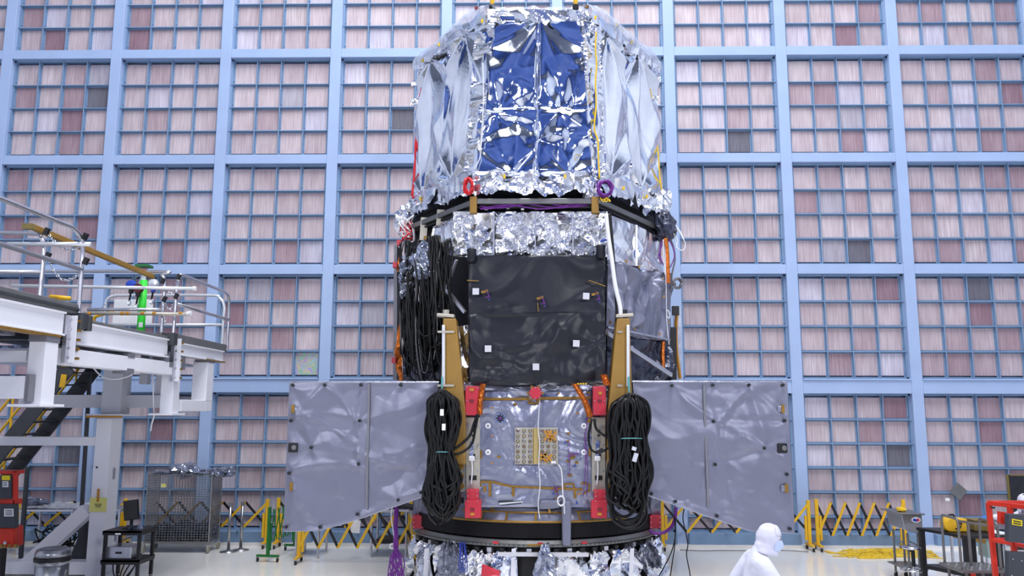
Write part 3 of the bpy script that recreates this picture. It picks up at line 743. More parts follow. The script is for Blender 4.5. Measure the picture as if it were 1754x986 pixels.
# ---- the two side panels
def wing(top, bot, xs, dots, seam, pads, boxp, seed, flip):
    YW = 12.2
    def edge(tab, x):
        for (x0, y0), (x1, y1) in zip(tab, tab[1:]):
            if x <= x1: return y0+(y1-y0)*(x-x0)/(x1-x0)
        return tab[-1][1]
    x0t, x1t, x0b, x1b = xs
    L_ = (P(x1t, 655, YW)-P(x0t, 655, YW)).length
    def base(u, v, Y):
        xb = x0b+(x1b-x0b)*u; xt = x0t+(x1t-x0t)*u
        return P(xt, edge(top, xt), Y).lerp(P(xb, edge(bot, xb), Y), v)
    pins = []
    for dx, dy in dots:
        p = P(dx, dy, YW)-P(x0t, 655, YW); pins.append((p.x, -p.z, .055, .30, 5))
    RW = random.Random(seed); lines = []
    pl = [(a[0], a[1]) for a in pins]
    for k_, a in enumerate(pl):
        for b in pl[k_+1:]:
            dd = math.hypot(a[0]-b[0], a[1]-b[1])
            if .5 < dd < 1.15 and RW.random() < .5: lines.append((a[0], a[1], b[0], b[1], RW.uniform(.06, .12), RW.uniform(.010, .022)*RW.choice((1, 1, -1))))
    for k_ in range(12):
        a = (RW.uniform(0, 2.1), RW.uniform(.2, 1.9)); th = RW.gauss(.1, .5); l_ = RW.uniform(.3, .9)
        lines.append((a[0], a[1], a[0]+l_*math.cos(th), a[1]+l_*math.sin(th), RW.uniform(.06, .12), RW.uniform(.009, .02)))
    fo = Folds(seed, [(.45, .04), (.8, .05), (1.3, .045), (2.6, .035)], pins, .5, None, lines)
    o_ = P(x0t, 655, YW)
    def fn(u, v):
        p = base(u, v, YW); d = p-o_; h = fo.h(d.x, -d.z); e = min(1, min(u, 1-u, v, 1-v)*18); p.y -= h*e*.9+.045; return p
    m = MB(); m.sheet(fn, 110, 100)
    W_ = m.build('side_panel', 'lavender_foil', T, smooth=True, label='grey lavender side panel, '+('right' if flip else 'left'))
    # body behind the sheet
    m = MB(); n = 24
    poly = [base(i/n, 0, YW) for i in range(n+1)]+[base(1-i/n, 1, YW) for i in range(n+1)]
    for p in poly: p.y -= .03
    m.prism(poly, (0, .11, 0)); m.build('panel_body', 'lavender_foil', W_)
    m = MB(); m.tube([base(i/12, 0, YW-.035)+V((0, 0, .005)) for i in range(13)], .016, 6); m.build('top_edge', 'lavender_bright', W_)
    m = MB(); m.tube([base(i/16, 1, YW-.035) for i in range(17)], .012, 6); m.build('hem', 'lavender_bright', W_)
    m = MB(); m.tube([base(1 if flip else 0, i/8, YW-.035) for i in range(9)], .010, 6); m.build('hem', 'lavender_bright', W_)
    for dx, dy in dots:
        c = P(dx, dy, YW-.075); MB().lathe(c, [(.024, -.02), (.024, .015), (.012, .02)], 10, axis='y').build('button', 'black_metal', W_)
    m = MB()
    for (xa, ya), (xb, yb) in zip(seam, seam[1:]): m.bar(P(xa, ya, YW-.068), P(xb, yb, YW-.068), .03, .012, (0, -1, 0))
    m.build('seam_tape', 'duct_tape', W_)
    for px, py in pads:
        MB().box(P(px, py, YW-.07), (.045, .02, .12)).build('gold_pad', 'gold_tape', W_)
        MB().box(P(px+(6 if not flip else -6), py, YW-.068), (.05, .012, .09)).build('clear_pad', 'lavender_bright', W_)
    c = P(*boxp, YW-.07)
    MB().box(c, (.135, .05, .135)).build('sensor_box', 'black_metal', W_, bevel=.01)
    MB().lathe(c+V((.02, -.025, .0)), [(.036, -.0), (.036, .012), (.028, .014)], 14, axis='y').build('sensor_lens', 'rail_grey', W_)
wing([(497, 655), (752, 655)], [(487, 909), (545, 908), (600, 893), (735, 846)], (497, 752, 487, 737),
     [(501, 659), (556, 659), (618, 659), (686, 659), (498, 720), (616, 720), (533, 766), (614, 794), (495, 810), (490, 902), (548, 902), (612, 880), (682, 856), (721, 843)],
     [(632, 657), (631, 720), (629, 800), (628, 872)], [(502, 700), (499, 833)], (502, 766), 201, False)
wing([(1083, 654), (1347, 654)], [(1100, 844), (1108, 847), (1228, 889), (1290, 910), (1360, 912)], (1083, 1347, 1100, 1360),
     [(1151, 660), (1221, 659), (1283, 659), (1341, 659), (1222, 721), (1344, 720), (1309, 767), (1225, 795), (1348, 812), (1116, 845), (1157, 858), (1228, 883), (1353, 905)],
     [(1206, 660), (1208, 730), (1211, 800), (1213, 868)], [(1341, 700), (1347, 836)], (1340, 767), 205, True)
# ---- lower front panel
YB = 12.22
m = MB(); q = [P(819, 868, YB), P(1017, 868, YB), P(1013, 663, YB), P(823, 663, YB)]
O_ = P(819, 868, YB)
quad_sheet(m, *q, Folds(210, [(1.0, .10), (1.6, .12), (2.4, .10), (4, .08), (7, .06)], [(.4, .6, .07, .2, 5), (1.5, .6, .07, .2, 5), (.45, 1.2, .07, .2, 5)], .7, None, [(.05, .55, .5, .5, .08, .015), (.6, 1.75, .9, 1.5, .10, .02), (1.0, 1.8, 1.5, 1.6, .1, .02), (.1, 1.3, .5, 1.7, .1, .02), (1.2, .5, 1.7, .75, .08, .015), (.2, .9, .55, .75, .08, .015), (.3, .25, 1.2, .3, .08, .02), (1.3, 1.1, 1.7, 1.4, .08, .015)]), .018, .03, .8, (0, -1, 0), bulge=0)
FP = m.build('lower_front_blanket', 'lavender_bright', T, smooth=True, label='shiny grey blanket with gold tape and connector panel')
c0, c1 = P(797, 663, YB+.1), P(1040, 866, YB+.1)
MB().box(((c0.x+c1.x)/2, YB+.75, (c0.z+c1.z)/2), (c1.x-c0.x, 1.35, c0.z-c1.z)).build('lower_body', 'lavender_foil', T)
m = MB(); quad_sheet(m, P(795, 668, YB-.06), P(1040, 668, YB-.06), P(1040, 655, YB), P(795, 655, YB), Folds(220, fo_s, (), .3), .018, .02, .6, (0, -1, 0)); m.build('ledge_foil', 'lavender_bright', T)
def tape(pts, w=4.5, Y=YB-.035, mt='gold_tape', par=None):
    m = MB()
    for (xa, ya), (xb, yb) in zip(pts, pts[1:]):
        m.bar(P(xa, ya, Y), P(xb, yb, Y), .008, w*.0087, (0, -1, 0)) if False else m.bar(P(xa, ya, Y), P(xb, yb, Y), w*.0087, .008, (0, -1, 0))
    return m.build('tape', mt, par or FP)
tape([(828, 683), (905, 683)]); tape([(925, 682), (1012, 681)])
tape([(905, 679), (906, 690), (921, 690), (921, 683)], 3.5)
tape([(823, 833), (823, 825), (843, 825), (877, 833), (948, 836), (998, 838)], 3.6)
tape([(839, 826), (839, 850)]); tape([(879, 834), (879, 850)]); tape([(985, 837), (985, 853)]); tape([(830, 832), (830, 842)])
tape([(967, 835), (967, 829), (983, 828), (983, 836)], 3); tape([(996, 830), (998, 826), (1009, 829), (1010, 840), (1000, 845)], 3)
for px, py, w, h, a in ((883, 692, .05, .03, .6), (843, 698, .03, .02, 0), (989, 707, .04, .02, 0), (843, 746, .03, .02, 0), (854, 782, .05, .03, 0), (843, 793, .03, .02, 0), (974, 742, .04, .04, 0), (973, 755, .04, .03, .3), (981, 780, .08, .03, .5), (980, 784, .06, .03, -.3),
                      (973, 790, .05, .03, .3), (988, 792, .05, .03, .5), (976, 814, .07, .03, 0), (824, 778, .03, .12, 0), (1010, 775, .03, .1, 0), (953, 841, .05, .03, 0), (953, 854, .05, .03, .4), (1009, 720, .05, .06, 0), (993, 845, .06, .02, -.7), (1008, 672, .03, .03, .7), (957, 673, .03, .03, .7)):
    MB().box(P(px, py, YB-.04), (w, .01, h), Matrix.Rotation(a, 3, 'Y')).build('tape', 'gold_tape' if h > .02 else 'orange_tape', FP)
for px, py in ((969, 757), (985, 797), (948, 845), (950, 856), (1010, 748), (1004, 718), (988, 861)):
    MB().box(P(px, py, YB-.045), (.022, .012, .03), Matrix.Rotation(.3, 3, 'Y')).build('connector', 'ink_blue', FP)
for px, py in ((836, 729), (1000, 729), (836, 774), (1000, 774)):
    c = P(px, py, YB-.05); o = MB().lathe(c, [(.042, -.01), (.042, .012), (.02, .014)], 16, axis='y').build('round_pad', 'white_paint', FP)
    MB().lathe(c+V((0, -.014, 0)), [(.012, 0), (.012, .006)], 8, axis='y').build('pad_centre', 'dark_plastic', o)
# purple sensor on the upper left
c = P(857, 716, YB-.04)
o = MB().box(c, (.15, .02, .15)).build('sensor_mount', 'foil_crisp', FP)
m = MB()
for k in range(8):
    a = k*math.pi/4; m.bar(c+V((.02*math.cos(a), -.02, .02*math.sin(a))), c+V((.06*math.cos(a), -.015, .06*math.sin(a))), .022, .02)
m.build('sensor_petals', 'black_metal', o); 
MB().lathe(c+V((0, -.03, 0)), [(.02, 0), (.02, .015), (.008, .02)], 10, axis='y').build('sensor_eye', 'purple_wire', o)
# faint dark patches showing through the blanket
# connector panel
c0, c1 = P(882, 732, YB-.06), P(956, 795, YB-.06)
cx_, cz_ = (c0.x+c1.x)/2, (c0.z+c1.z)/2
CP = MB().box((cx_, YB-.045, cz_), (c1.x-c0.x, .05, c0.z-c1.z)).build('connector_panel', 'plate_beige', T, bevel=.006, label='beige connector panel with rows of round sockets')
MB().prism([P(914, 733, YB-.078), P(922, 733, YB-.078), P(922, 794, YB-.078), P(914, 794, YB-.078)], (0, .02, 0)).build('centre_strip', 'strip_gold', CP)
for px in (913.5, 922.8): MB().prism([P(px-.7, 733, YB-.08), P(px+.7, 733, YB-.08), P(px+.7, 794, YB-.08), P(px-.7, 794, YB-.08)], (0, .02, 0)).build('edge_strip', 'gold_tape', CP)
sock = None
for side_, xs in ((0, (887, 897.5, 908)), (1, (929, 939, 949.5))):
    for ci, px in enumerate(xs):
        for r in range(7):
            py = 737.5+r*8.85
            if side_ and ((r < 2 and ci > 0 and not (r == 0)) or (r == 5 and ci < 2)): continue
            c = P(px, py, YB-.07)
            o = MB().lathe(c, [(.027, 0), (.027, .02), (.022, .024)], 12, axis='y').build('socket', 'rail_grey' if (r+ci) % 3 else 'chrome', CP)
            MB().lathe(c+V((0, -.024, 0)), [(.014, 0), (.013, .012)], 8, axis='y').build('socket_core', 'gold_tape' if (r*5+ci) % 4 == 0 else 'strip_gold', o)
for (xa, ya, xb, yb) in ((932, 737, 945, 755), (938, 737, 952, 754), (945, 737, 932, 754), (953, 739, 940, 755), (925, 777, 936, 790), (932, 776, 946, 790), (936, 776, 924, 788), (946, 778, 933, 791)):
    MB().bar(P(xa, ya, YB-.105), P(xb, yb, YB-.105), .03, .006, (0, -1, 0)).build('tape', 'orange_tape', CP)
for px in (946, 950): MB().lathe(P(px, 791, YB-.08), [(.02, 0), (.02, .05)], 8, axis='y').build('cap', 'white_wire', CP)
# white sensor wires hanging down the front
wires('sensor_lead', 'white_wire', [[P(x, y, YB-.14) for x, y in ((925, 680), (923, 705), (922, 735), (924, 760), (923, 795), (925, 830), (922, 860), (923, 878), (925, 888))]], .007)
wires('sensor_lead', 'white_wire', [[P(x, y, YB-.14) for x, y in ((956, 795), (961, 803), (963, 820), (964, 845), (966, 860), (967, 880))]], .010)
for k in range(3):
    c = P(961, 858, YB-.16); wires('lead_coil', 'white_wire', [[c+V((.05*math.cos(a/10*6.4), -.01*k, .065*math.sin(a/10*6.4)+.005*k)) for a in range(11)]], .010)
wires('sensor_lead', 'purple_wire', [[P(x, y, YB-.06) for x, y in pts] for pts in (((975, 755), (974, 775), (976, 800), (975, 815)), ((978, 778), (985, 776), (992, 778)), ((970, 782), (978, 780), (990, 775)), ((1006, 700), (1004, 760), (1007, 800), (1005, 850)), ((1001, 740), (1003, 790), (999, 850)), ((948, 830), (953, 838), (955, 850)), ((945, 840), (952, 836), (958, 834)))], .006)
# white bracket hanger below the panel
m = MB(); quad_sheet(m, P(922, 872, YB-.02), P(958, 870, YB-.02), P(962, 855, YB-.06), P(925, 857, YB-.06), Folds(230, fo_s, (), .3), .02, .02, .5, (0, -1, 0)); m.build('flap', 'lavender_foil', T)
MB().prism([P(853, 858, YB-.04), P(895, 857, YB-.04), P(893, 862, YB-.05), P(857, 865, YB-.05)], (0, .02, 0)).build('vent_flap', 'black_metal', T)
MB().prism([P(855, 861, YB-.07), P(896, 858, YB-.07), P(896, 860, YB-.07), P(856, 864, YB-.07)], (0, .02, 0)).build('vent_lip', 'alu_bright', T)
# slotted bracket plates either side
def bracket(x0, x1, flip):
    d = -1 if flip else 1
    YP = YB-.08
    B = MB(); B.prism([P(x0, 714, YP), P(x1, 714, YP), P(x1-2*d*0, 842, YP), P(x0, 842, YP)], (0, .06, 0)); B = B.build('bracket_plate', 'plate_beige', T, bevel=.006, label='slotted bracket plate')
    xm = (x0+x1)/2
    for py, w, h in ((736, 5, 3), (744, 4, 3), (777, 8, 9), (814, 13, 8)):
        MB().prism([P(xm-w/2, py, YP-.006), P(xm+w/2, py, YP-.006), P(xm+w/2, py+h, YP-.006), P(xm-w/2, py+h, YP-.006)], (0, .02, 0)).build('slot', 'black_void', B)
    for px, py in ((x0+4, 728), (x1-4, 730), (x0+4, 752), (x1-4, 762), (x0+4, 800), (x1-4, 806), (x0+5, 830)):
        MB().lathe(P(px, py, YP-.004), [(.014, 0), (.014, .012)], 8, axis='y').build('screw', 'alu', B)
    MB().prism([P(xm-5, 755, YP-.02), P(xm+2, 755, YP-.02), P(xm, 790, YP-.02), P(xm-6, 786, YP-.02)], (0, .02, 0)).build('foil_strip', 'foil_crisp', B)
    MB().box(P(xm-2, 785, YP-.04), (.09, .05, .07)).build('white_fitting', 'white_paint', B, bevel=.015)
    wires('fitting_lead', 'white_wire', [[P(xm-2, 788, YP-.05), P(xm-1, 805, YP-.04), P(xm-3, 830, YP-.04)]], .012, B)
    xq = x0-9 if not flip else x1+9
    Q = MB(); Q.prism([P(xq-8, 786, YP+.03), P(xq+8, 786, YP+.03), P(xq+8, 842, YP+.03), P(xq-8, 842, YP+.03)], (0, .05, 0)); Q = Q.build('perforated_plate', 'plate_beige', T)
    for k in range(3): MB().lathe(P(xq, 798+k*17, YP+.025), [(.055, 0), (.055, .01)], 6, axis='y').build('hole', 'gold_tape', Q)
    for k in range(4):
        for sx in (-6, 6): MB().lathe(P(xq+sx, 790+k*15.5, YP+.025), [(.018, 0), (.018, .01)], 8, axis='y').build('screw', 'alu', Q)
bracket(798, 822, False); bracket(1014, 1037, True)
for px in (787, 1053): MB().box(P(px, 740, YB+.05), (.17, .1, 1.0)).build('spacer', 'tan_anodized', T)
for px, py in ((788, 724), (789, 733), (786, 745), (789, 757), (1046, 724), (1046, 735)):
    MB().lathe(P(px, py, YB-.02), [(.02, 0), (.02, .03)], 8, axis='y').build('bolt', 'alu', T)
# red protective covers
def red_cover(x0, y0, x1, y1, Y, step=None, side=None):
    m = MB(); m.prism([P(x0, y0, Y), P(x1, y0, Y), P(x1, y1, Y), P(x0, y1, Y)], (0, .16, 0))
    if step: 
        a, b, c_, d = step; m.prism([P(a, b, Y-.04), P(c_, b, Y-.04), P(c_, d, Y-.04), P(a, d, Y-.04)], (0, .16, 0))
    o = m.build('red_cover', 'red_cover', T, bevel=.008, label='bright red protective cover')
    xm, ym = (x0+x1)/2, (y0+y1)/2
    for px in (x0+2.5, x1-2.5):
        for py in (y0+3, ym, y1-3): MB().lathe(P(px, py, Y-(.045 if step else .005)), [(.008, 0), (.008, .01)], 6, axis='y').build('screw', 'alu', o)
    return o
YR = 11.98
o = red_cover(797, 661, 821, 711, YR); MB().box(P(808, 667, YR-.01), (.06, .01, .04)).build('label', 'orange_tape', o); MB().box(P(808, 686, YR-.006), (.06, .01, .04)).build('print', 'red_cover_dark', o)
o = red_cover(1016, 661, 1038, 711, YR); MB().box(P(1028, 673, YR-.01), (.05, .01, .04)).build('label', 'orange_tape', o); MB().box(P(1027, 686, YR-.006), (.06, .01, .04)).build('print', 'red_cover_dark', o)
o = red_cover(799, 838, 820, 860, YR, (796, 857, 824, 887)); MB().box(P(809, 880, YR-.05), (.06, .01, .035)).build('label', 'orange_tape', o); MB().box(P(809, 872, YR-.046), (.06, .01, .04)).build('print', 'red_cover_dark', o)
o = red_cover(1018, 839, 1038, 860, YR, (1013, 857, 1040, 887)); MB().box(P(1027, 880, YR-.05), (.06, .01, .035)).build('label', 'orange_tape', o); MB().box(P(1027, 872, YR-.046), (.06, .01, .04)).build('print', 'red_cover_dark', o)
for x0, x1, xin in ((706, 726, 740), (1113, 1133, 1100)):
    o = red_cover(x0, 883, x1, 905, 13.3)
    MB().prism([P(x1 if x0 < 900 else x0, 884, 13.35), P(xin, 880, 13.7), P(xin, 902, 13.7), P(x1 if x0 < 900 else x0, 904, 13.35)], (0, .05, 0)).build('side_face', 'red_cover_dark', o)
c = P(917, 673, YR+.08)
o = MB().lathe(c, [(.09, -.1), (.09, .03), (.08, .04)], 24, axis='y').build('round_red_cover', 'red_cover', T, label='round red lens cover')
for k in range(8): MB().lathe(c+V((.075*math.cos(k*.785), -.04, .075*math.sin(k*.785))), [(.007, 0), (.007, .006)], 6, axis='y').build('screw', 'alu', o)
m = MB()
for k in range(6): m.box(c+V((.105*math.cos(k*1.05), -.0, .105*math.sin(k*1.05))), (.04, .02, .03), Matrix.Rotation(k*1.05, 3, 'Y'))
m.build('tape', 'gold_tape', T)
# copper foil straps at the panel's upper corners
for pts, w in ((((828, 657), (825, 672), (822, 690), (822, 710)), .08), (((984, 657), (993, 672), (1003, 690), (1011, 714)), .09), (((1034, 641), (1037, 650), (1040, 660)), .10)):
    path = smoothpath([P(x, y, YR-.02) for x, y in pts], 8); n = len(path); m = MB()
    def fn(u, v):
        i = u*(n-1); k = min(int(i), n-2); p = path[k].lerp(path[k+1], i-k).copy()
        p.x += (v-.5)*w; p.y -= .04*math.sin(v*math.pi)+.015*noise.noise(V((u*12, v*5, w*90))); return p
    m.sheet(fn, 36, 6); m.build('copper_strap', 'copper_foil', T)
m = MB()
for k in range(4): m.box(P(990+k*4.5, 657, YR-.04), (.025, .05, .02))
m.build('clip_row', 'yellow_wire', T)

# ---- base: taped blanket, black ring, flange, foil covered stand
CY = 14.18; RR = 1.97
def arc(r, z, a0, a1, n=48, cx=None):
    return [V((XC+r*math.sin(a), CY-r*math.cos(a), z)) for a in [a0+(a1-a0)*i/n for i in range(n+1)]]
zb1 = P(917, 895, CY-RR).z; zb2 = P(917, 921, CY-RR).z; zb0 = P(917, 868, CY-RR).z
m = MB(); fo = Folds(240, [(1.5, .15), (3, .15), (5, .1)], (), .3)
def fn(u, v):
    a = -1.25+2.5*u; r = RR-.10*v+.02+fo.h(u*4.5, v*.3)*.8; return V((XC+r*math.sin(a), CY-r*math.cos(a), zb1+(zb0-zb1)*v))
m.sheet(fn, 150, 14); TB = m.build('base_blanket', 'lavender_foil', T, smooth=True, label='grey blanket with gold tape grid above the ring')
m = MB()
m.tube(arc(RR+.035, zb1+.015, -.75, .75), .018, 6); m.tube(arc(RR-.03, (zb0+zb1)/2+.03, -.6, .6), .014, 6); m.build('tape', 'gold_tape', TB)
for a in (-.42, -.22, .0, .2, .33, .45, -.33, .1):
    m = MB(); r = RR+.0
    z0, z1 = (zb1, (zb0+zb1)/2+.03) if a not in (-.33, .1) else ((zb0+zb1)/2+.03, zb0)
    m.bar(V((XC+(r+.03)*math.sin(a), CY-(r+.03)*math.cos(a), z0)), V((XC+(r-.02)*math.sin(a*.98), CY-(r-.02)*math.cos(a), z1)), .03, .02); m.build('tape', 'gold_tape', TB)
def ringband(name, mt, r0, z0, r1, z1, n=96, smooth=True, wob=0):
    m = MB(); m.sheet(lambda u, v: V((XC+(r0+(r1-r0)*v)*math.sin(u*6.28319), CY-(r0+(r1-r0)*v)*math.cos(u*6.28319), z0+(z1-z0)*v+wob*noise.noise(V((u*60, v, 1))))), n, 1)
    return m.build(name, mt, T, smooth=smooth)
m = MB(); m.lathe((XC, CY, zb2), [(RR-.1, 0), (RR+.03, 0), (RR+.03, zb1-zb2), (RR-.1, zb1-zb2)], 96); m.build('black_ring', 'ring_black', T)
zf = zb2-.06
m = MB(); m.lathe((XC, CY, zf-.06), [(RR-.15, 0), (RR+.07, 0), (RR+.07, .03), (RR+.04, .04), (RR+.01, .09), (RR-.15, .09)], 96); FL = m.build('flange', 'rail_grey', T)
m = MB()
for k in range(70):
    a = -1.2+2.4*k/69; r = RR+.072; m.box(V((XC+r*math.sin(a), CY-r*math.cos(a), zf-.035)), (.018, .018, .018))
m.build('flange_bolts', 'dark_plastic', FL, kind='stuff')
for a in (-.28, .03, .34): MB().box(V((XC+(RR+.12)*math.sin(a), CY-(RR+.12)*math.cos(a), zf)), (.08, .03, .03), Matrix.Rotation(a, 3, 'Z')).build('red_tag', 'red_cover', FL)
MB().bar(V((XC-.12, CY-RR-.13, zf-.02)), V((XC+.12, CY-RR-.13, zf-.015)), .012, .03).build('tape', 'gold_tape', FL)
m = MB(); m.lathe((XC, CY, 0.02), [(RR-.05, 0), (RR-.05, zf-.08)], 64); m.build('stand_core', 'black_void', T)
for k in range(26):
    a = -1.2+2.4*k/25; r = RR+.03; MB().box(V((XC+r*math.sin(a), CY-r*math.cos(a), zf-.11)), (.07, .1, .06), Matrix.Rotation(a, 3, 'Z')).build('clamp', 'black_metal' if k % 3 else 'alu', FL)
# foil sheets round the stand
zs1 = zf-.15
R_ = random.Random(5)
k = 0; a = -1.45
while a < 1.45:
    w_ = R_.uniform(.16, .34)
    if -.10 < a+w_/2 < .06: a = .075; continue
    if a < -.13 < a+w_: w_ = -.13-a+.001
    m = MB(); fo = Folds(300+k, [(2, .5), (3, .5), (5, .45), (8, .35)], [(.2, .9, .5, .4, 7)], .3); lean = R_.uniform(.02, .14); b0 = R_.uniform(.02, .1)
    def fn(u, v, a=a, w_=w_, fo=fo, lean=lean):
        an = a+w_*u; r = RR+.04+lean*(1-v)+fo.h(u*w_*RR, v*zs1)*.8; return V((XC+r*math.sin(an), CY-r*math.cos(an), b0+(zs1-b0)*v+(.05*noise.noise(V((u*7+k, 3, k))) if v > .9 else 0)))
    m.sheet(fn, 24, 36); m.build('stand_foil', R_.choice(('foil_crisp', 'foil_crisp', 'foil', 'foil_blue')), T, smooth=False)
    a += w_; k += 1
MB().bar(V((XC-.55, CY-RR-.10, zf-.15)), V((XC+.75, CY-RR-.10, zf-.15)), .06, .05).build('stand_lip', 'grey_white_paint', T)
for px, w in ((881, 9), (1083, 7), (731, 8)):
    Yw = 12.15 if px != 731 else 12.9
    MB().prism([P(px-w/2, 940, Yw), P(px+w/2, 938, Yw), P(px+w/2-4, 1030, Yw), P(px-w/2-4, 1030, Yw)], (0, .04, 0)).build('stand_leg', 'white_paint', T)
m = MB(); quad_sheet(m, P(824, 986, 12.02), P(856, 986, 12.02), P(856, 977, 12.06), P(826, 965, 12.06), Folds(330, fo_s, (), .2), .02, .02, .6, (0, -1, 0)); m.build('red_reflection', 'red_cover', T)  # red sheet modelled in place of a red reflection in the stand foil
# lavender standing pipe in front of the ring
MB().prism([P(962, 858, 12.1), P(979, 858, 12.1), P(978, 935, 12.1), P(963, 935, 12.1)], (0, .12, 0)).build('front_pipe', 'lavender_foil', T, bevel=.03)
# sleeves behind the outer red covers
for x0, x1 in ((707, 726), (1114, 1131)):
    m = MB(); quad_sheet(m, P(x0, 884, 13.4), P(x1, 884, 13.4), P(x1+2, 850, 13.4), P(x0, 850, 13.4), Folds(x0, fo_s, (), .2), .02, .02, .6, (0, -1, 0)); m.build('sleeve', 'lavender_foil', T)
    MB().prism([P(x0, 884, 13.42), P(x1, 884, 13.42), P(x1+2, 850, 13.42), P(x0, 850, 13.42)], (0, .2, 0)).build('sleeve_core', 'lavender_foil', T)
    # arm carrying it back to the ring
    MB().bar(P((x0+x1)/2, 890, 13.5), V((XC+(1.7 if x0 > 900 else -1.7), 14.0, zb1-.1)), .1, .1).build('arm', 'black_metal', T)
# left edge: dark rail, copper strips, red blocks
MB().prism([P(675, 420, 14.0), P(680, 420, 14.0), P(680, 650, 14.0), P(673, 650, 14.0)], (0, .3, 0)).build('edge_rail', 'duct_tape', T)
for ya, yb, w in ((440, 465, 10), (528, 652, 9)):
    m = MB(); quad_sheet(m, P(680, yb, 13.95), P(680+w, yb, 13.9), P(681+w, ya, 13.9), P(681, ya, 13.95), Folds(ya, fo_s, (), .2), .02, .0, 1, (0, -1, 0)); m.build('copper_strip', 'copper_foil', T)
for px, py in ((677, 454), (675, 617), (684, 416)): MB().box(P(px, py, 13.85), (.07, .1, .09)).build('red_block', 'red_cover', T)
for px in (1152,): MB().prism([P(px-6, 560, 14.3), P(px+7, 560, 14.3), P(px+7, 650, 14.3), P(px-6, 650, 14.3)], (0, .1, 0)).build('edge_rail', 'black_metal', T)
MB().prism([P(1154, 527, 14.5), P(1166, 525, 14.5), P(1167, 650, 14.5), P(1156, 650, 14.5)], (0, .08, 0)).build('edge_board', 'clear_sheet', T)
m = MB(); m.tube(smoothpath([P(x, y, 14.42) for x, y in ((1160, 528), (1158, 560), (1159, 600), (1165, 648))], 5), .03, 6); m.build('edge_tape', 'orange_tape', T)
MB().box(P(1157, 532, 14.4), (.12, .08, .16)).build('edge_clamp', 'black_metal', T)
for pts, r in ((((1140, 408), (1143, 430), (1144, 455), (1145, 485)), .035), (((1136, 585), (1135, 605), (1136, 630)), .035)):
    m = MB(); m.tube(smoothpath([P(x, y, 13.85) for x, y in pts], 6), r, 7); m.build('copper_harness', 'copper_foil', T)
# ================================================================== loose cables hung on the telescope
def cable_thing(name, label, cat, loops, r, mats, org, n=6, part='cable', group=None):
    t = thing(name, org, label, cat, group)
    for i, pts in enumerate(loops):
        MB().tube(pts, r if not isinstance(r, (list, tuple)) else r[i % len(r)], n).build(part, mats[i % len(mats)], t, smooth=True)
    return t
RC = random.Random(11)
def coil(cx, ytop, prof, ywaist, Y, nloops, r, seed, depth):
    """hanging hank: prof gives half width by photograph row; each loop falls down one side and climbs the other"""
    R = random.Random(seed); loops = []
    def hw(y):
        for (y0, w0), (y1, w1) in zip(prof, prof[1:]):
            if y <= y1: return w0+(w1-w0)*(y-y0)/(y1-y0)
        return prof[-1][1]
    for k in range(nloops):
        f1, f2 = R.uniform(-1, 1), R.uniform(-1, 1)
        if f1 > f2: f1, f2 = f2, f1
        if f2-f1 < .25: f1 -= .2; f2 += .2
        f1, f2 = max(-1.05, f1), min(1.05, f2)
        if k % 9 == 0: f1 -= .25; f2 += .2
        yb = R.uniform(prof[-1][0]-62, prof[-1][0]+4); yt = ytop+R.uniform(0, 10)
        d1, d2 = R.uniform(-depth, depth*.3), R.uniform(-depth, depth*.3); pts = []
        def side_(f, d, ys):
            ph = R.uniform(0, 6)
            return [P(cx+f*hw(y)+3.2*math.sin(y*.06+ph)+R.uniform(-1.5, 1.5), y, Y+d*min(1, hw(y)/20)) for y in ys]
        st = [yt+12+(yb-14-yt-12)*i/8 for i in range(9)]
        pts = [P(cx+(f1+f2)*hw(yt)*.3, yt, Y+(d1+d2)/2)]+side_(f1, d1, st)+[P(cx+(f1*.6+f2*.4)*hw(yb), yb-2, Y+d1), P(cx+(f1*.4+f2*.6)*hw(yb), yb, Y+d2)]+side_(f2, d2, st[::-1])
        loops.append(smoothpath(pts+[pts[0]], 4))
    return loops
LL = coil(757, 666, [(666, 10), (690, 24), (730, 26), (762, 19), (775, 16), (790, 20), (820, 28), (860, 30), (893, 24)], 775, 11.82, 46, .026, 5, .16)
ex = []
ex.append(smoothpath([P(x, y, 11.75) for x, y in ((752, 672), (735, 700), (728, 735), (736, 765), (748, 776))], 6))
ex.append(smoothpath([P(x, y, 11.78) for x, y in ((770, 772), (788, 762), (805, 745), (812, 725), (818, 709))], 6))
ex.append(smoothpath([P(x, y, 11.76) for x, y in ((770, 778), (790, 775), (808, 760), (814, 735), (819, 709))], 6))
ex.append(smoothpath([P(x, y, 11.72) for x, y in ((740, 690), (748, 708), (760, 712), (768, 700), (764, 680))], 6))
cable_thing('cable_coil', 'black cable hank tied in the middle, hanging on the left tan upright', 'cable', LL+ex, [.020, .017, .022], ['black_cable'], P(757, 893, 11.82), group='black cable hanks')
t = [o for o in bpy.data.objects if o.name == 'cable_coil'][0]
m = MB(); m.tube([P(757+17*math.cos(a*.63), 775+1.5*math.sin(a*.63), 11.8+.16*math.sin(a*.63)) for a in range(10)], .007, 6, closed=True); m.build('tie', 'green_string', t)
m = MB(); m.tube([P(757, 645, 11.86), P(757, 680, 11.8)], .012, 6); m.build('hanging_string', 'green_string', t)
for px, py in ((757, 706), (760, 731)): MB().box(P(px, py, 11.62), (.05, .02, .09)).build('cable_label', 'white_paper', t)
LR = coil(1080, 674, [(674, 14), (690, 26), (720, 31), (752, 28), (780, 32), (810, 33), (840, 30), (872, 26)], 752, 11.82, 54, .028, 9, .18)
ex = []
ex.append(smoothpath([P(x, y, 11.76) for x, y in ((1018, 717), (1022, 735), (1040, 748), (1056, 752))], 6))
ex.append(smoothpath([P(x, y, 11.78) for x, y in ((1014, 717), (1008, 745), (1012, 768), (1025, 775), (1040, 768), (1055, 760))], 6))
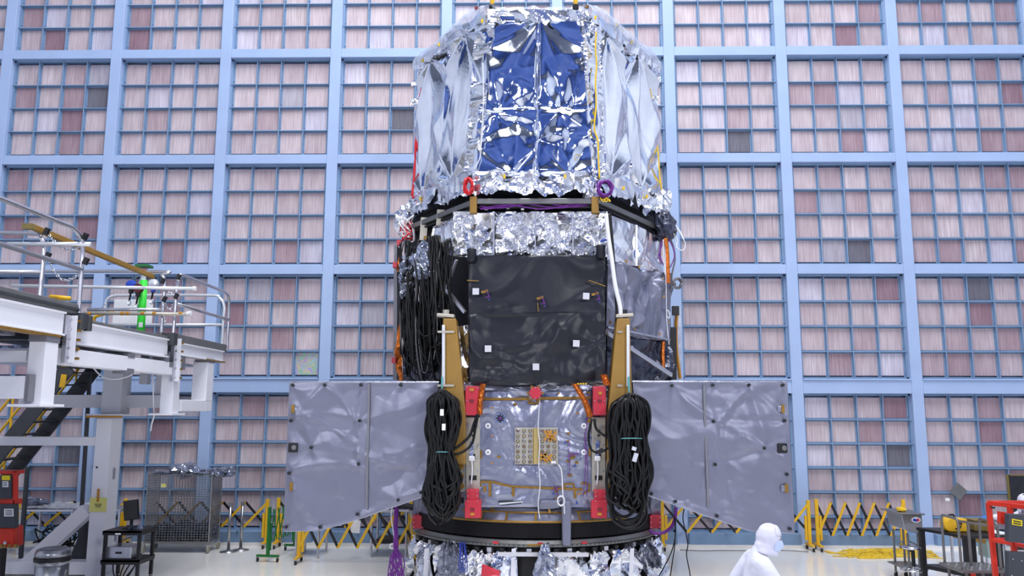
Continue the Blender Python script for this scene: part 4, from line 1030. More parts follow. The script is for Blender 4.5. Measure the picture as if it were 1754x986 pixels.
for k in range(6):
    x0, x1, yb = 1052-RC.uniform(0, 10), 1100+RC.uniform(-10, 8), 880+RC.uniform(-5, 26)
    ex.append(smoothpath([P(x, y, 11.7+k*.03) for x, y in ((1060, 810), (x0, 840), (x0, yb-20), (x0+15, yb-4), ((x0+x1)/2+4, yb), (x1-6, yb-10), (x1, yb-30), (1098, 825))], 6))
cable_thing('cable_coil', 'thick black cable hank with loose lower loops, hanging on the right tan upright', 'cable', LR+ex, [.021, .018, .023], ['black_cable'], P(1080, 905, 11.82), group='black cable hanks')
t = [o for o in bpy.data.objects if o.name == 'cable_coil.001'][0]
m = MB(); m.tube([P(1080+29*math.cos(a*.63), 752+1.5*math.sin(a*.63)-.1*(a-5), 11.8+.2*math.sin(a*.63)) for a in range(10)], .007, 6, closed=True); m.build('tie', 'green_string', t)
m = MB(); m.tube([P(1077, 645, 11.86), P(1078, 690, 11.8)], .014, 6); m.build('hanging_string', 'green_string', t)
for px, py in ((1088, 783), (1086, 768)): MB().box(P(px, py, 11.58), (.06, .03, .12 if py > 770 else .05), Matrix.Rotation(.3, 3, 'Y')).build('connector_plug', 'alu_bright', t)
MB().bar(P(1023, 775, 11.74), P(1033, 769, 11.74), .05, .05).build('connector_plug', 'black_metal', t)
# dense cable mass on the left flank
loops = []
for k in range(64):
    x = RC.uniform(686, 772); dx = RC.uniform(-10, 14); Yc = 13.6-(x-686)/86*1.15+RC.uniform(-.12, .12)
    y0 = 412+RC.uniform(0, 25)-(x-686)*.12; y1 = RC.uniform(560, 652) if x < 750 else RC.uniform(560, 640)
    ph = RC.uniform(0, 6); am = RC.uniform(1.5, 6)
    pts = [P(x+dx*i/7+am*math.sin(ph+i*1.1), y0+(y1-y0)*i/7, Yc-.05*math.sin(i/7*3.14)) for i in range(8)]
    if k % 3 == 0:
        w = RC.uniform(18, 40)*(1 if x < 730 else -1)
        pts += [P(x+dx+w*.3, y1+12, Yc-.05), P(x+dx+w*.7, y1+10, Yc-.08)]+[P(x+dx+w+am*math.sin(ph+i), y1-(y1-y0)*.75*i/4, Yc-.1) for i in range(1, 5)]
    loops.append(smoothpath(pts, 4))
for k in range(16):
    xa = RC.uniform(688, 722); w = RC.uniform(14, 42); yb = RC.uniform(560, 648); yt = RC.uniform(470, 530); Yc = 13.42-(xa-688)/86*1.1-RC.uniform(.05, .16)
    loops.append(smoothpath([P(xa+2*math.sin(k), yt, Yc), P(xa-3, (yt+yb)/2, Yc), P(xa+1, yb-22, Yc-.03), P(xa+w*.3, yb-3, Yc-.06), P(xa+w*.65, yb-4, Yc-.12), P(xa+w-1, yb-26, Yc-.2), P(xa+w+2, (yt+yb)/2, Yc-.22), P(xa+w-3, yt+8, Yc-.22)], 5))
cable_thing('cable_bundle', 'dense curtain of thin black cables hanging on the telescope left of the black panel', 'cable', loops, [.016, .018, .020, .014, .010], ['black_cable', 'black_cable', 'black_cable', 'black_cable', 'black_cable', 'black_cable', 'black_cable', 'black_cable', 'black_cable', 'grey_cable'], P(725, 655, 13.2))
loops = []
for k in range(18):
    x = 746+RC.uniform(-9, 9); Yc = 12.72+RC.uniform(-.1, .05)
    loops.append(smoothpath([P(x-3+RC.uniform(-2, 2), 402+RC.uniform(0, 8), Yc)]+[P(x+2*math.sin(i+k), 420+i*22, Yc-.04) for i in range(6)], 4))
cable_thing('cable_bundle', 'thick black cable hank bulging below the beige hanger plates', 'cable', loops, .022, ['black_cable'], P(746, 540, 12.7))
# plastic covers draped over the cable ends
def bag(label, pts, Y, seed, mt='bag_silver', amp=.10, name='plastic_bag', cat='bag'):
    """pts: outline top to bottom as (y, x-left, x-right)"""
    m = MB(); R = random.Random(seed)
    fo = Folds(seed, [(4, .8), (6, .8), (9, .6)], (), .2, (0.0, .35))
    def rowat(v):
        i = v*(len(pts)-1); k = min(int(i), len(pts)-2); t = i-k
        return [pts[k][j]+(pts[k+1][j]-pts[k][j])*t for j in range(3)]
    def fn(u, v):
        y, xl, xr = rowat(v); a = (u*2-1)*math.pi
        c = P((xl+xr)/2, y, Y); hw_ = (xr-xl)/2*s_at((xl+xr)/2, y, Y)*(1+.5*noise.noise(V((v*5, a*.7, seed))))
        h = fo.h(u*1.2, v*.9)*.7
        return c+V((math.sin(a)*(hw_+h*.8), -math.cos(a)*(hw_*.45+amp*.3+h*1.4), .06*noise.noise(V((u*9, v*3, seed+2)))))
    m.sheet(fn, 44, 26)
    return m.build(name, mt, None, label=label, cat=cat)
bag('crinkled silver plastic bag draped over the cable ends, nearest the black panel', [(414, 722, 742), (425, 714, 748), (445, 708, 753), (465, 708, 752), (478, 716, 742)], 12.85, 1, 'bag_silver')
bag('crinkled silver plastic bag draped over the cable ends at the outer left edge', [(434, 694, 710), (445, 690, 712), (462, 686, 710), (482, 685, 705)], 13.35, 2, 'bag_silver')
bag('flattened grey plastic bag strip slung across the black cables', [(484, 692, 712), (496, 688, 708), (508, 686, 700)], 13.2, 3, 'bag_plastic')
# thin coloured wires along the barrel
def wire_thing(name, label, paths, r, mt, cat='wire', group=None):
    m = MB()
    for p in paths: m.tube(smoothpath(p, 6), r, 6)
    return m.build(name, mt, None, smooth=True, label=label, cat=cat, group=group)
Yb = lambda px: 14.2
wire_thing('red_cable', 'red cable running down the left edge of the foil barrel', [[P(x, y, 14.2) for x, y in ((722, 150), (719, 170), (717, 195), (713, 225), (712, 260), (709, 295), (707, 340))], [P(x, y, 14.2) for x, y in ((720, 160), (715, 190), (716, 215), (711, 250), (711, 290), (705, 335))]], .016, 'red_wire')
wire_thing('yellow_cable', 'yellow cable running down the right corner of the blue foil face', [[P(x, y, 12.18) for x, y in ((1021, 55), (1020, 85), (1022, 110), (1020, 140), (1021, 180), (1018, 220), (1024, 240), (1025, 270), (1027, 305))]], .014, 'yellow_wire')
wire_thing('yellow_cable', 'yellow cable down the outer right edge of the foil barrel', [[P(x, y, 14.22) for x, y in ((1113, 150), (1117, 175), (1120, 210), (1124, 235), (1128, 270), (1130, 300), (1134, 330), (1137, 348))]], .014, 'yellow_wire')
wire_thing('white_line', 'white cord hanging down the left side of the blue foil face', [[P(x, y, 12.12) for x, y in ((827, 108), (828, 150), (827, 200), (824, 245), (822, 270), (812, 290))]], .008, 'white_wire')
def ringcoil(name, label, px, py, rx, rz, Y, n, r, mt, tilt=0):
    m = MB(); R = random.Random(int(px))
    for k in range(n):
        c = P(px, py, Y)+V((R.uniform(-.02, .02), R.uniform(-.05, .05), R.uniform(-.02, .02))); a_, b_ = rx*R.uniform(.75, 1.05), rz*R.uniform(.8, 1.05)
        m.tube([c+V((a_*math.cos(t*.3307)+.01*math.sin(t*1.3+k), .02*math.sin(t*.9+k), b_*math.sin(t*.3307)+tilt*a_*math.cos(t*.3307))) for t in range(19)], r, 6, closed=True)
    return m.build(name, mt, None, smooth=True, label=label, cat='wire')
ringcoil('wire_coil', 'oval coil of red wire at the lower left corner of the blue foil face', 803, 318, .065, .125, 12.1, 12, .011, 'red_wire')
ringcoil('wire_coil', 'round coil of purple wire at the lower right corner of the blue foil face', 1036, 322, .115, .125, 12.1, 16, .009, 'purple_wire')
wire_thing('wire_bunch', 'bunch of yellow wires tucked under the purple coil', [[P(1028+i*3, 338+(i % 3)*3, 12.1), P(1033+i*3, 345-(i % 2)*4, 12.08), P(1040+i, 338+i, 12.1)] for i in range(5)], .010, 'yellow_wire')
ringcoil('braided_ring', 'small ring of braided grey cable at the right of the telescope', 1160, 486, .075, .085, 13.95, 3, .016, 'grey_cable')
wire_thing('braided_cable', 'braided grey cable dropping to the small ring', [[P(x, y, 13.95) for x, y in ((1148, 408), (1154, 425), (1156, 445), (1151, 470), (1150, 500))]], .016, 'grey_cable')
wire_thing('white_wire_loop', 'loop of thin white wires sticking out right of the carrier ring', [[P(x, y, 13.9) for x, y in pts] for pts in (((1148, 382), (1160, 392), (1168, 405), (1174, 418), (1170, 428), (1160, 424), (1155, 405)), ((1150, 378), (1165, 396), (1172, 412)), ((1152, 398), (1160, 410), (1158, 425)))], .009, 'white_wire')
wire_thing('purple_wires', 'loose purple wires below the dark ring end wrap', [[P(x, y, 13.88) for x, y in pts] for pts in (((1138, 410), (1132, 425), (1128, 440), (1134, 448)), ((1146, 410), (1153, 425), (1155, 440), (1148, 458)), ((1134, 412), (1130, 432), (1136, 455)))], .010, 'purple_wire')
wire_thing('white_lines', 'white cords hanging down the right flank blanket', [[P(x, y, 13.86) for x, y in pts] for pts in (((1139, 408), (1140, 450), (1141, 500), (1142, 550), (1146, 590)), ((1136, 410), (1137, 440), (1139, 470)), ((1141, 530), (1147, 535), (1146, 545), (1141, 540)))], .010, 'white_wire')
wire_thing('wire_tangle', 'tangle of red, white and dark wires at the left end of the carrier ring', [[P(688+RC.uniform(-6, 24), 372+RC.uniform(-6, 44), 14.0+RC.uniform(-.1, .1)) for _ in range(7)] for k in range(7)], .011, 'white_wire')
wire_thing('red_wire_tangle', 'short red wires poking out of the tangle left of the carrier ring', [[P(690+RC.uniform(-4, 22), 385+RC.uniform(-6, 34), 13.98+RC.uniform(-.1, .1)) for _ in range(5)] for k in range(5)], .012, 'red_wire')
wire_thing('white_tube', 'white tube slanting from the carrier ring to the right tan upright', [[P(x, y, 12.02) for x, y in ((1038, 366), (1042, 405), (1048, 445), (1054, 490), (1062, 525), (1063, 545))]], .035, 'white_wire')
wire_thing('black_tube', 'black tube beside the white tube above the right tan upright', [[P(x, y, 12.06) for x, y in ((1044, 366), (1047, 400), (1051, 450), (1054, 490), (1057, 525), (1056, 550))]], .030, 'black_cable')
wire_thing('blue_tags', 'small blue wire clip below the carrier ring on the right', [[P(x, y, 12.05) for x, y in ((1029, 414), (1034, 411), (1040, 411))]], .018, 'ink_blue')
# purple cable hanging down below the left panel and its frayed end
loops = []
for k in range(22):
    x = 678+RC.uniform(-3, 3); loops.append(smoothpath([P(x*.3+679*.7, 865, 13.0)]+[P(x+RC.uniform(-1, 1), 880+i*20, 13.0+RC.uniform(-.03, .03)) for i in range(4)]+[P(x+RC.uniform(-9, 12), 960, 12.95), P(x+RC.uniform(-12, 14), 985, 12.95), P(x+RC.uniform(-14, 16), 1010, 12.95)], 4))
cable_thing('purple_cable', 'bundle of purple wires hanging below the left side panel', 'cable', loops, .009, ['purple_wire'], P(680, 1010, 13.0), part='wire')
wire_thing('white_hanging_wire', 'thin white wire with a coiled end hanging beside the purple bundle', [[P(x, y, 13.0) for x, y in ((672, 868), (670, 885), (673, 905), (676, 925), (675, 930), (669, 932), (668, 938), (675, 938), (677, 932))]], .010, 'white_wire')
wire_thing('purple_hose', 'purple hose curving from the right red cover behind the right panel', [[P(x, y, 13.2) for x, y in ((1158, 868), (1156, 888), (1150, 902), (1138, 911), (1122, 913), (1112, 908))]], .028, 'purple_wire')
wire_thing('black_leads', 'thin black leads trailing down to the floor right of the telescope', [[P(x, y, Yq) for x, y in pts] for Yq, pts in ((13.1, ((1155, 885), (1157, 915), (1150, 945), (1135, 975), (1120, 1000))), (13.15, ((1157, 885), (1156, 930), (1152, 960), (1146, 1000))), (13.2, ((1172, 870), (1170, 890), (1178, 930), (1176, 950), (1182, 985), (1180, 1010))))], .009, 'black_cable')
bag('crumpled clear grey bag tied to the left of the foil covered stand', [(928, 762, 775), (940, 757, 783), (960, 752, 790), (985, 757, 790)], 12.35, 4, 'bag_plastic')
bag('crumpled clear grey bag hung at the right end of the stand', [(928, 1108, 1114), (940, 1107, 1126), (958, 1108, 1132), (970, 1115, 1130)], 12.9, 5, 'bag_plastic')
bag('crumpled silver bag hung at the middle of the stand beside the black opening', [(930, 931, 937), (945, 925, 942), (965, 919, 950), (990, 915, 952)], 11.98, 6, 'bag_silver')
wire_thing('blue_plug_wires', 'blue and orange plug leads hanging on the left of the stand', [[P(786+i*2.5, 928, 12.05), P(787+i*3+RC.uniform(-2, 2), 945, 12.0), P(786+i*3.5, 962, 12.0), P(788+i*3, 980, 12.0)] for i in range(5)], .007, 'ink_blue')
# ================================================================== steel work platform on the left
XE = -5.6
WP = thing('work_platform', (-7.2, 11.5, 0), 'white steel work platform with grey decks and tube railings at the left', 'platform')
def wbox(name, x0, x1, y0, y1, z0, z1, mt, par=None, bev=.008, **k):
    return MB().box(((x0+x1)/2, (y0+y1)/2, (z0+z1)/2), (abs(x1-x0), abs(y1-y0), abs(z1-z0))).build(name, mt, par or WP, bevel=bev, **k)
# decks
wbox('deck', -10.5, XE, 5.0, 10.08, 4.03, 4.16, 'deck_grey'); wbox('deck', -10.5, XE-.02, 10.1, 12.75, 3.95, 4.0, 'deck_grey'); wbox('deck', -8.6, XE, 12.8, 15.2, 3.93, 4.06, 'deck_grey')
wbox('deck_channel', XE-.01, XE+.02, 5.0, 10.05, 4.07, 4.11, 'stair_grey'); 
# fascia beams (I-section look: web with flanges)
def ibeam(y0, y1, z0, z1, x=XE, mt='white_paint'):
    m = MB(); m.box((x-.05, (y0+y1)/2, (z0+z1)/2), (.06, y1-y0, z1-z0)); m.box((x-.06, (y0+y1)/2, z0+.012), (.14, y1-y0, .024)); m.box((x-.06, (y0+y1)/2, z1-.012), (.14, y1-y0, .024))
    return m.build('edge_beam', mt, WP, bevel=.004)
ibeam(5.0, 9.78, 3.74, 4.03); ibeam(10.05, 12.7, 3.66, 3.95); ibeam(12.95, 15.05, 3.72, 3.93)
for y0, y1 in ((5.0, 9.7), (14.2, 15.1)): wbox('gold_edge', XE-.14, XE+.015, y0, y1, 3.715, 3.74, 'gold_tape', bev=0)
wbox('lower_beam', XE-.2, XE, 9.85, 12.88, 3.40, 3.60, 'white_paint')
# hanging posts with base plates
def post(x0, x1, y0, y1, z0, z1, plate=True, mt='white_paint'):
    o = wbox('hanging_post', x0, x1, y0, y1, z0, z1, mt)
    if plate: wbox('base_plate', x0-.12, x1+.06, y0-.12, y1+.12, z0-.03, z0, mt, bev=.004)
    return o
post(XE-.20, XE, 9.42, 9.68, 2.92, 3.72); post(XE-.2, XE, 12.95, 13.2, 2.80, 3.70); post(XE-.26, XE, 14.3, 14.6, 3.0, 3.72, False)
p1 = P(0, 636, 9.35); wbox('cross_beam', -8.6, XE-.09, 9.30, 9.41, 2.98, 3.24, 'white_paint'); wbox('cross_beam', -8.6, XE-.3, 9.55, 9.75, 3.42, 3.55, 'white_paint')
wbox('cross_beam', XE-.45, XE+.0, 14.3, 14.6, 2.83, 3.02, 'white_paint')
wbox('cross_beam', XE-.28, XE+.0, 13.3, 14.3, 2.83, 3.02, 'white_paint')
for (y0, y1, z0, z1) in ((9.41, 9.69, 3.64, 3.73), (12.6, 12.72, 3.60, 3.70), (11.4, 11.6, 3.58, 3.64), (11.4, 11.6, 3.36, 3.43), (12.75, 12.95, 3.52, 3.6), (9.9, 10.1, 3.57, 3.63), (13.2, 13.34, 3.5, 3.72), (14.25, 14.62, 3.68, 3.75)):
    wbox('duct_tape', XE-.205, XE+.006, y0, y1, z0, z1, 'duct_tape', bev=0)
wbox('duct_tape', XE-.13, XE-.085, 9.295, 9.42, 2.95, 3.26, 'duct_tape', bev=0)
# bolted splice plates
for y0, z0, z1 in ((9.80, 3.42, 4.0), (12.86, 3.30, 3.98)):
    o = wbox('splice_plate', XE-.03, XE+.02, y0, y0+.16, z0, z1, 'alu', bev=.003)
    wbox('splice_flange', XE+.02, XE+.09, y0+.07, y0+.085, z0, z1, 'white_paint', o, bev=0)
    for k in range(5):
        zz = z0+.06+k*(z1-z0-.12)/4
        for dy in (.03, .13): MB().lathe((XE+.02, y0+dy, zz), [(.018, 0), (.018, .03)], 8, axis='x').build('bolt', 'alu', o)
        MB().box((XE+.05, y0+.19, zz), (.06, .04, .03)).build('bolt_cap', 'gold_tape', o)
for y0 in (10.08, 12.74): wbox('hinge_block', XE-.12, XE+.08, y0-.06, y0+.08, 3.86, 4.05, 'stair_grey')
for y0 in (10.02, 10.2): MB().cyl((XE+.05, y0, 3.84), (XE+.05, y0, 4.03), .05).build('hinge_pin', 'stair_grey', WP)
# railings: tubes
def tube_part(name, pts, r=.027, mt='alu', k=5, par=None):
    return MB().tube(smoothpath(pts, k) if k else pts, r, 10).build(name, mt, par or WP, smooth=True)
def rail_u(a, b, ztop, zb, mt='alu'):
    pass
RZ = 5.08
tube_part('guard_rail', [(XE, 5.0, RZ), (XE, 7.0, RZ), (XE, 8.5, RZ), (XE, 9.6, RZ), (XE, 9.78, RZ-.01), (XE, 9.97, RZ-.08), (XE, 10.03, RZ-.24), (XE, 10.04, 4.6), (XE, 10.06, 3.95)])
tube_part('mid_rail', [(XE, 5.0, 4.6), (XE, 10.04, 4.6)], k=0)
xq = P(78, 400, 10.1).x
tube_part('guard_rail', [(-9.5, 10.1, RZ), (-8, 10.1, RZ), (xq-.25, 10.1, RZ), (xq-.06, 10.1, RZ-.06), (xq, 10.1, RZ-.22), (xq, 10.1, 4.5), (xq, 10.1, 4.0)])
tube_part('mid_rail', [(-9.5, 10.1, 4.58), (xq, 10.1, 4.58)], k=0)
p0, p1 = P(14, 418, 10.05), P(155, 418, 9.98); tube_part('gate_pole', [p0, p1], .028, 'alu_bright', 0)
for yy, z0 in ((12.72, RZ),):
    xa, xb = P(60, 480, yy).x, P(281, 500, yy).x
    tube_part('guard_rail', [(xa-1.5, yy, z0-.05), (xb-.22, yy, z0-.05), (xb-.05, yy, z0-.11), (xb, yy, z0-.26), (xb, yy, 4.5), (xb, yy, 4.0)])
    tube_part('mid_rail', [(P(150, 530, yy).x, yy, P(200, 530, yy).z), (xb, yy, P(275, 530, yy).z)], k=0)
tube_part('gate_pole', [P(20, 489, 12.6), P(333, 494, 12.6)], .027, 'alu_bright', 0)
tube_part('gate_pole', [P(143, 536, 12.6), P(325, 538, 12.6)], .027, 'plate_beige', 0)
for px in (154, 210, 219, 245, 265, 310): MB().cyl(P(px-3, 536.5, 12.6), P(px+3, 536.7, 12.6), .03).build('tape_wrap', 'orange_tape', WP)
MB().cyl(P(331, 494, 12.6), P(336, 494, 12.6), .035).build('pole_end', 'white_wire', WP); MB().cyl(P(320, 537, 12.6), P(328, 536, 12.6), .035).build('pole_end', 'white_wire', WP)
yy = 15.1
xa, xb = P(180, 530, yy).x, P(384, 525, yy).x
tube_part('guard_rail', [(xa, yy, 3.98), (xa, yy, 4.7), (xa+.03, yy, 4.9), (xa+.15, yy, 4.97), (xa+.4, yy, 4.98), (xb-.3, yy, 4.98), (xb-.1, yy, 4.93), (xb, yy, 4.78), (xb, yy, 4.5), (xb, yy, 4.0)], mt='alu_bright')
tube_part('mid_rail', [(xa, yy, P(300, 556, yy).z), (xb, yy, P(300, 556, yy).z)], mt='alu_bright', k=0)
tube_part('guard_rail', [(XE, 12.82, 3.9), (XE, 12.84, 4.5), (XE, 12.86, 4.85), (XE, 12.95, 4.98), (XE, 13.1, 5.02), (XE, 14.6, 5.02), (XE, 15.0, 5.0), (XE, 15.12, 4.93), (XE, 15.17, 4.78), (XE, 15.18, 4.5), (XE, 15.18, 3.95)])
tube_part('mid_rail', [(XE, 12.84, 4.53), (XE, 15.18, 4.53)], k=0)
tube_part('yellow_rail_end', [P(86, 508, 10.4), P(120, 511, 10.4)], .03, 'safety_yellow', 0)
tube_part('yellow_rail_end', [P(160, 560, 12.9), P(161, 548, 12.9), P(166, 541, 12.9), P(195, 534, 12.9)], .025, 'safety_yellow')
# chains between the railings
def chain(a, b, sag):
    m = MB(); n = 14; last = None
    for i in range(n):
        t = (i+.5)/n; p = a.lerp(b, t); p.z -= sag*4*t*(1-t); t2 = t+.5/n; q = a.lerp(b, t2); q.z -= sag*4*t2*(1-t2); d = (q-p).normalized()
        s = d.orthogonal().normalized(); 
        if i % 2: s = d.cross(s)
        L_ = (b-a).length/n*.75
        m.tube([p+d*L_*math.cos(j*1.0472)*.8+s*.016*math.sin(j*1.0472) for j in range(6)], .006, 5, closed=True)
    m.build('chain', 'chrome', WP, smooth=True)
chain(P(83, 400, 10.05), P(140, 420, 10.0), .12); chain(P(82, 442, 10.05), P(140, 462, 10.0), .20); chain(P(282, 482, 12.7), P(305, 475, 12.9), .22); chain(P(282, 512, 12.7), P(302, 505, 12.9), .2)
chain(P(155, 528, 12.9), P(185, 515, 14.5), .1); chain(P(278, 520, 12.7), P(283, 552, 12.7), .05)
for px, py, Yq in ((80, 396, 10.0), (82, 438, 10.0), (146, 405, 9.95), (147, 447, 9.95), (279, 481, 12.65), (282, 512, 12.65), (306, 474, 12.8), (302, 507, 12.8)): MB().box(P(px, py, Yq), (.05, .05, .09), Matrix.Rotation(.4, 3, 'Y')).build('chain_hook', 'black_metal', WP)
# rear frame standing on the floor
YC0 = 14.6
xl, xr = P(165, 720, YC0).x, P(191, 720, YC0).x
wbox('column', xl, xr, YC0, YC0+.42, 0.0, P(170, 716, YC0).z, 'white_paint', bev=.015)
zt_ = P(170, 712, YC0).z
wbox('column_cap', xl-.14, xr+.24, YC0-.1, YC0+.5, zt_, zt_+.035, 'white_paint'); wbox('cap_tape', xl-.14, xr+.24, YC0-.11, YC0-.095, zt_-.03, zt_+.005, 'orange_tape', bev=0)
wbox('column_head', xl+.04, xr+.12, YC0+.05, YC0+.4, zt_+.035, 3.9, 'grey_white_paint')
zb_ = P(170, 698, 14.8).z; zc_ = P(170, 676, 14.8).z
wbox('rear_beam', P(30, 690, 14.8).x, P(290, 690, 14.8).x, 14.82, 15.12, zb_, zc_, 'grey_white_paint')
wbox('rear_post', P(266, 650, 14.9).x, P(286, 650, 14.9).x, 14.9, 15.15, zc_, 3.9, 'grey_white_paint')
wbox('rear_post', P(268, 660, 14.9).x-.35, P(268, 660, 14.9).x-.2, 14.95, 15.1, zc_+.2, 3.9, 'grey_white_paint')
zl0, zl1 = P(60, 763, YC0).z, P(60, 748, YC0).z
wbox('tie_beam', xl-3.5, xl, YC0+.05, YC0+.3, zl0, zl1, 'white_paint')
wbox('foot_beam', xl-3.5, xl, YC0+.02, YC0+.32, .02, P(60, 962, YC0).z, 'white_paint')
m = MB(); m.bar(P(152, 872, YC0+.17), P(48, 966, YC0+.17), .22, .24); m.build('brace', 'white_paint', WP, bevel=.01)
MB().prism([P(150, 880, YC0+.35), P(150, 960, YC0+.35), P(118, 958, YC0+.35)], (0, .05, 0)).build('gusset', 'stair_grey', WP)
wbox('deck_soffit', -10.4, XE-.3, 5.2, 9.3, 3.70, 3.74, 'bag_silver', bev=0); wbox('deck_soffit', -9, XE-.4, 10.2, 14.8, 3.62, 3.66, 'bag_silver', bev=0)
for px, py, Yq in ((173, 801, YC0), (165, 808, YC0)):
    pass
MB().lathe(P(166, 800, YC0-.003), [(.02, 0), (.02, .006)], 10, axis='y').build('bolt_hole', 'dark_plastic', WP)
MB().box((xr+.008, YC0+.2, P(187, 812, YC0).z), (.02, .08, .2)).build('latch', 'alu', WP)
m = MB(); m.tube(smoothpath([P(x, y, 12.3) for x, y in ((150, 616), (162, 632), (175, 644), (195, 649), (220, 644), (238, 632))], 6), .012, 6); m.build('hanging_cord', 'white_wire', WP, smooth=True)
m = MB(); m.tube(smoothpath([P(x, y, 13.0) for x, y in ((262, 640), (263, 690), (264, 710), (260, 725), (258, 738))], 6), .012, 6); m.build('hanging_cord', 'white_wire', WP, smooth=True)
# yellow tag taped on the column
tg = MB().box(P(168, 864, YC0-.015), (.30, .01, .24)).build('paper_tag', 'tag_yellow', None, label='pale yellow paper tag taped on the white platform column', cat='tag')
MB().box(P(168, 848, YC0-.03), (.04, .01, .22)).build('tape', 'orange_tape', tg)
for k in range(3): MB().box(P(168, 863+k*2.4, YC0-.022), (.13-.02*k, .004, .010)).build('printed_line', 'ink', tg)
# tan boom lying over the railings
MB().bar(P(52, 387, 9.85), P(263, 474, 12.75), .06, .075).build('wooden_boom', 'tan_anodized', None, bevel=.01, label='long tan square bar resting across the platform railings', cat='beam')
MB().box(P(49, 388, 9.85), (.12, .08, .07))  .build('clamp', 'crate_olive', None, label='brown clamp with a red wire at the near end of the tan bar', cat='clamp')
# fall arrest post
G = thing('fall_arrest_post', P(240, 575, 13.6), 'neon green padded anchor post standing on the far platform deck', 'post')
gx = P(243, 500, 13.6)
m = MB(); m.tube([P(240, 585, 13.6), P(246, 480, 13.6)], .065, 14); m.build('sleeve', 'neon_green', G, smooth=True)
m = MB(); m.tube([P(240, 590, 13.6), P(246.5, 462, 13.6)], .04, 12); m.build('mast', 'white_paint', G)
MB().box(P(247, 456, 13.6), (.22, .22, .04)).build('head_plate', 'safety_green', G); MB().cyl(P(247, 466, 13.6), P(247, 461, 13.6), .055).build('collar', 'lift_red', G)
MB().box(P(241, 556, 13.52), (.06, .02, .08)).build('label', 'white_paper', G)
for nm, px, py, mt, lab in (('lifeline_reel', 225, 488, 'royal_blue', 'blue fall arrest reel hanging left of the green post'), ('lifeline_reel', 237, 494, 'maroon', 'dark maroon fall arrest reel hanging just left of the green post'), ('lifeline_reel', 263, 486, 'alu_bright', 'white and blue fall arrest reel hanging right of the green post')):
    c = P(px, py, 13.45); r = thing(nm, c, lab, 'reel', 'fall arrest reels')
    MB().lathe(c, [(.03, -.05), (.075, -.045), (.085, 0), (.075, .045), (.03, .05)], 16, axis='y').build('housing', mt, r, smooth=False)
    MB().box(c+V((0, 0, -.10)), (.06, .07, .08)).build('nozzle', 'black_metal' if mt != 'alu_bright' else 'royal_blue', r, bevel=.01)
    m = MB(); m.tube([c+V((0, 0, -.12)), c+V((-.015, 0, -.26))], .016, 7); m.build('strap', 'black_cable', r)
    m = MB(); m.tube([c+V((-.015+.025*math.cos(t), 0, -.30+.045*math.sin(t))) for t in [i*.7 for i in range(9)]], .008, 6, closed=True); m.build('hook', 'chrome', r)
    m = MB(); m.tube([c+V((0, 0, .08)), P(245, 466, 13.55)], .008, 6); m.build('hanger', 'chrome', r)
wb = P(228, 533, 14.4)
MB().box(wb, (.70, .02, .43)).build('white_board', 'white_paper', None, label='white board hanging on the far platform railing behind the green post', cat='board')
# stairs behind the platform
S = thing('stairway', (-8.5, 16.3, 0), 'dark grey steel stairway with yellow handrails behind the white column', 'stairs')
YA, YB2 = 15.75, 16.55
def st(x, y, Y): return P(x, y, Y)
A0, A1 = P(118, 628, YA), P(-60, 850, YA)
B0, B1 = P(165, 628, YB2), P(10, 812, YB2)
d_ = A1-A0
B1 = B0+d_*((B0.z-.1)/(-d_.z)) if d_.z < 0 else B1
A1b = A0+d_*((A0.z-.1)/(-d_.z))
MB().bar(A0, A1b, .05, .28).build('stringer', 'stair_grey', S); MB().bar(B0, B1, .05, .28).build('stringer', 'stair_grey', S)
for k in range(15):
    t = (k+.5)/15; a = A0.lerp(A1b, t); b = B0.lerp(B1, t)
    MB().bar(a, b, .24, .03).build('tread', 'stair_grey', S)
for px, p2, Yq in (((155, 625), (143, 905), 16.4), ((47, 800), (36, 962), 15.6)):
    MB().bar(P(*px, Yq), P(px[0]-(p2[1]-px[1])*.082*.9, 962, Yq), .06, .06).build('leg', 'stair_grey', S)
for off_ in (.45, .9):
    m = MB(); m.tube([A0+V((0, 0, off_)), A1b+V((0, 0, off_))], .025, 8); m.build('handrail', 'safety_yellow', S)
    m = MB(); m.tube([B0+V((0, 0, off_)), B1+V((0, 0, off_))], .025, 8); m.build('handrail', 'safety_yellow', S)
for t in (.15, .4, .65, .9):
    for q0, q1 in ((A0, A1b), (B0, B1)):
        p = q0.lerp(q1, t); MB().cyl(p, p+V((0, 0, .9)), .022, n=8).build('handrail_post', 'safety_yellow', S)
wbox('landing', P(60, 624, 16).x, P(165, 624, 16).x+.3, 15.7, 16.6, A0.z+.0, A0.z+.06, 'stair_grey', S)
MB().box(P(108, 652, 15.7), (.10, .03, .25), Matrix.Rotation(.1, 3, 'Y')).build('yellow_bracket', 'safety_yellow', S)

# ================================================================== things on the floor, left
def caster(par, p, r=.05, mt='rubber'):
    o = MB().lathe(V((p[0]-.02, p[1], r)), [(r*.6, 0), (r, .006), (r, .034), (r*.6, .04)], 14, axis='x').build('caster', mt, par, smooth=False)
    MB().box((p[0], p[1], r*1.9), (.05, .05, r*.6)).build('caster_fork', 'alu', o)
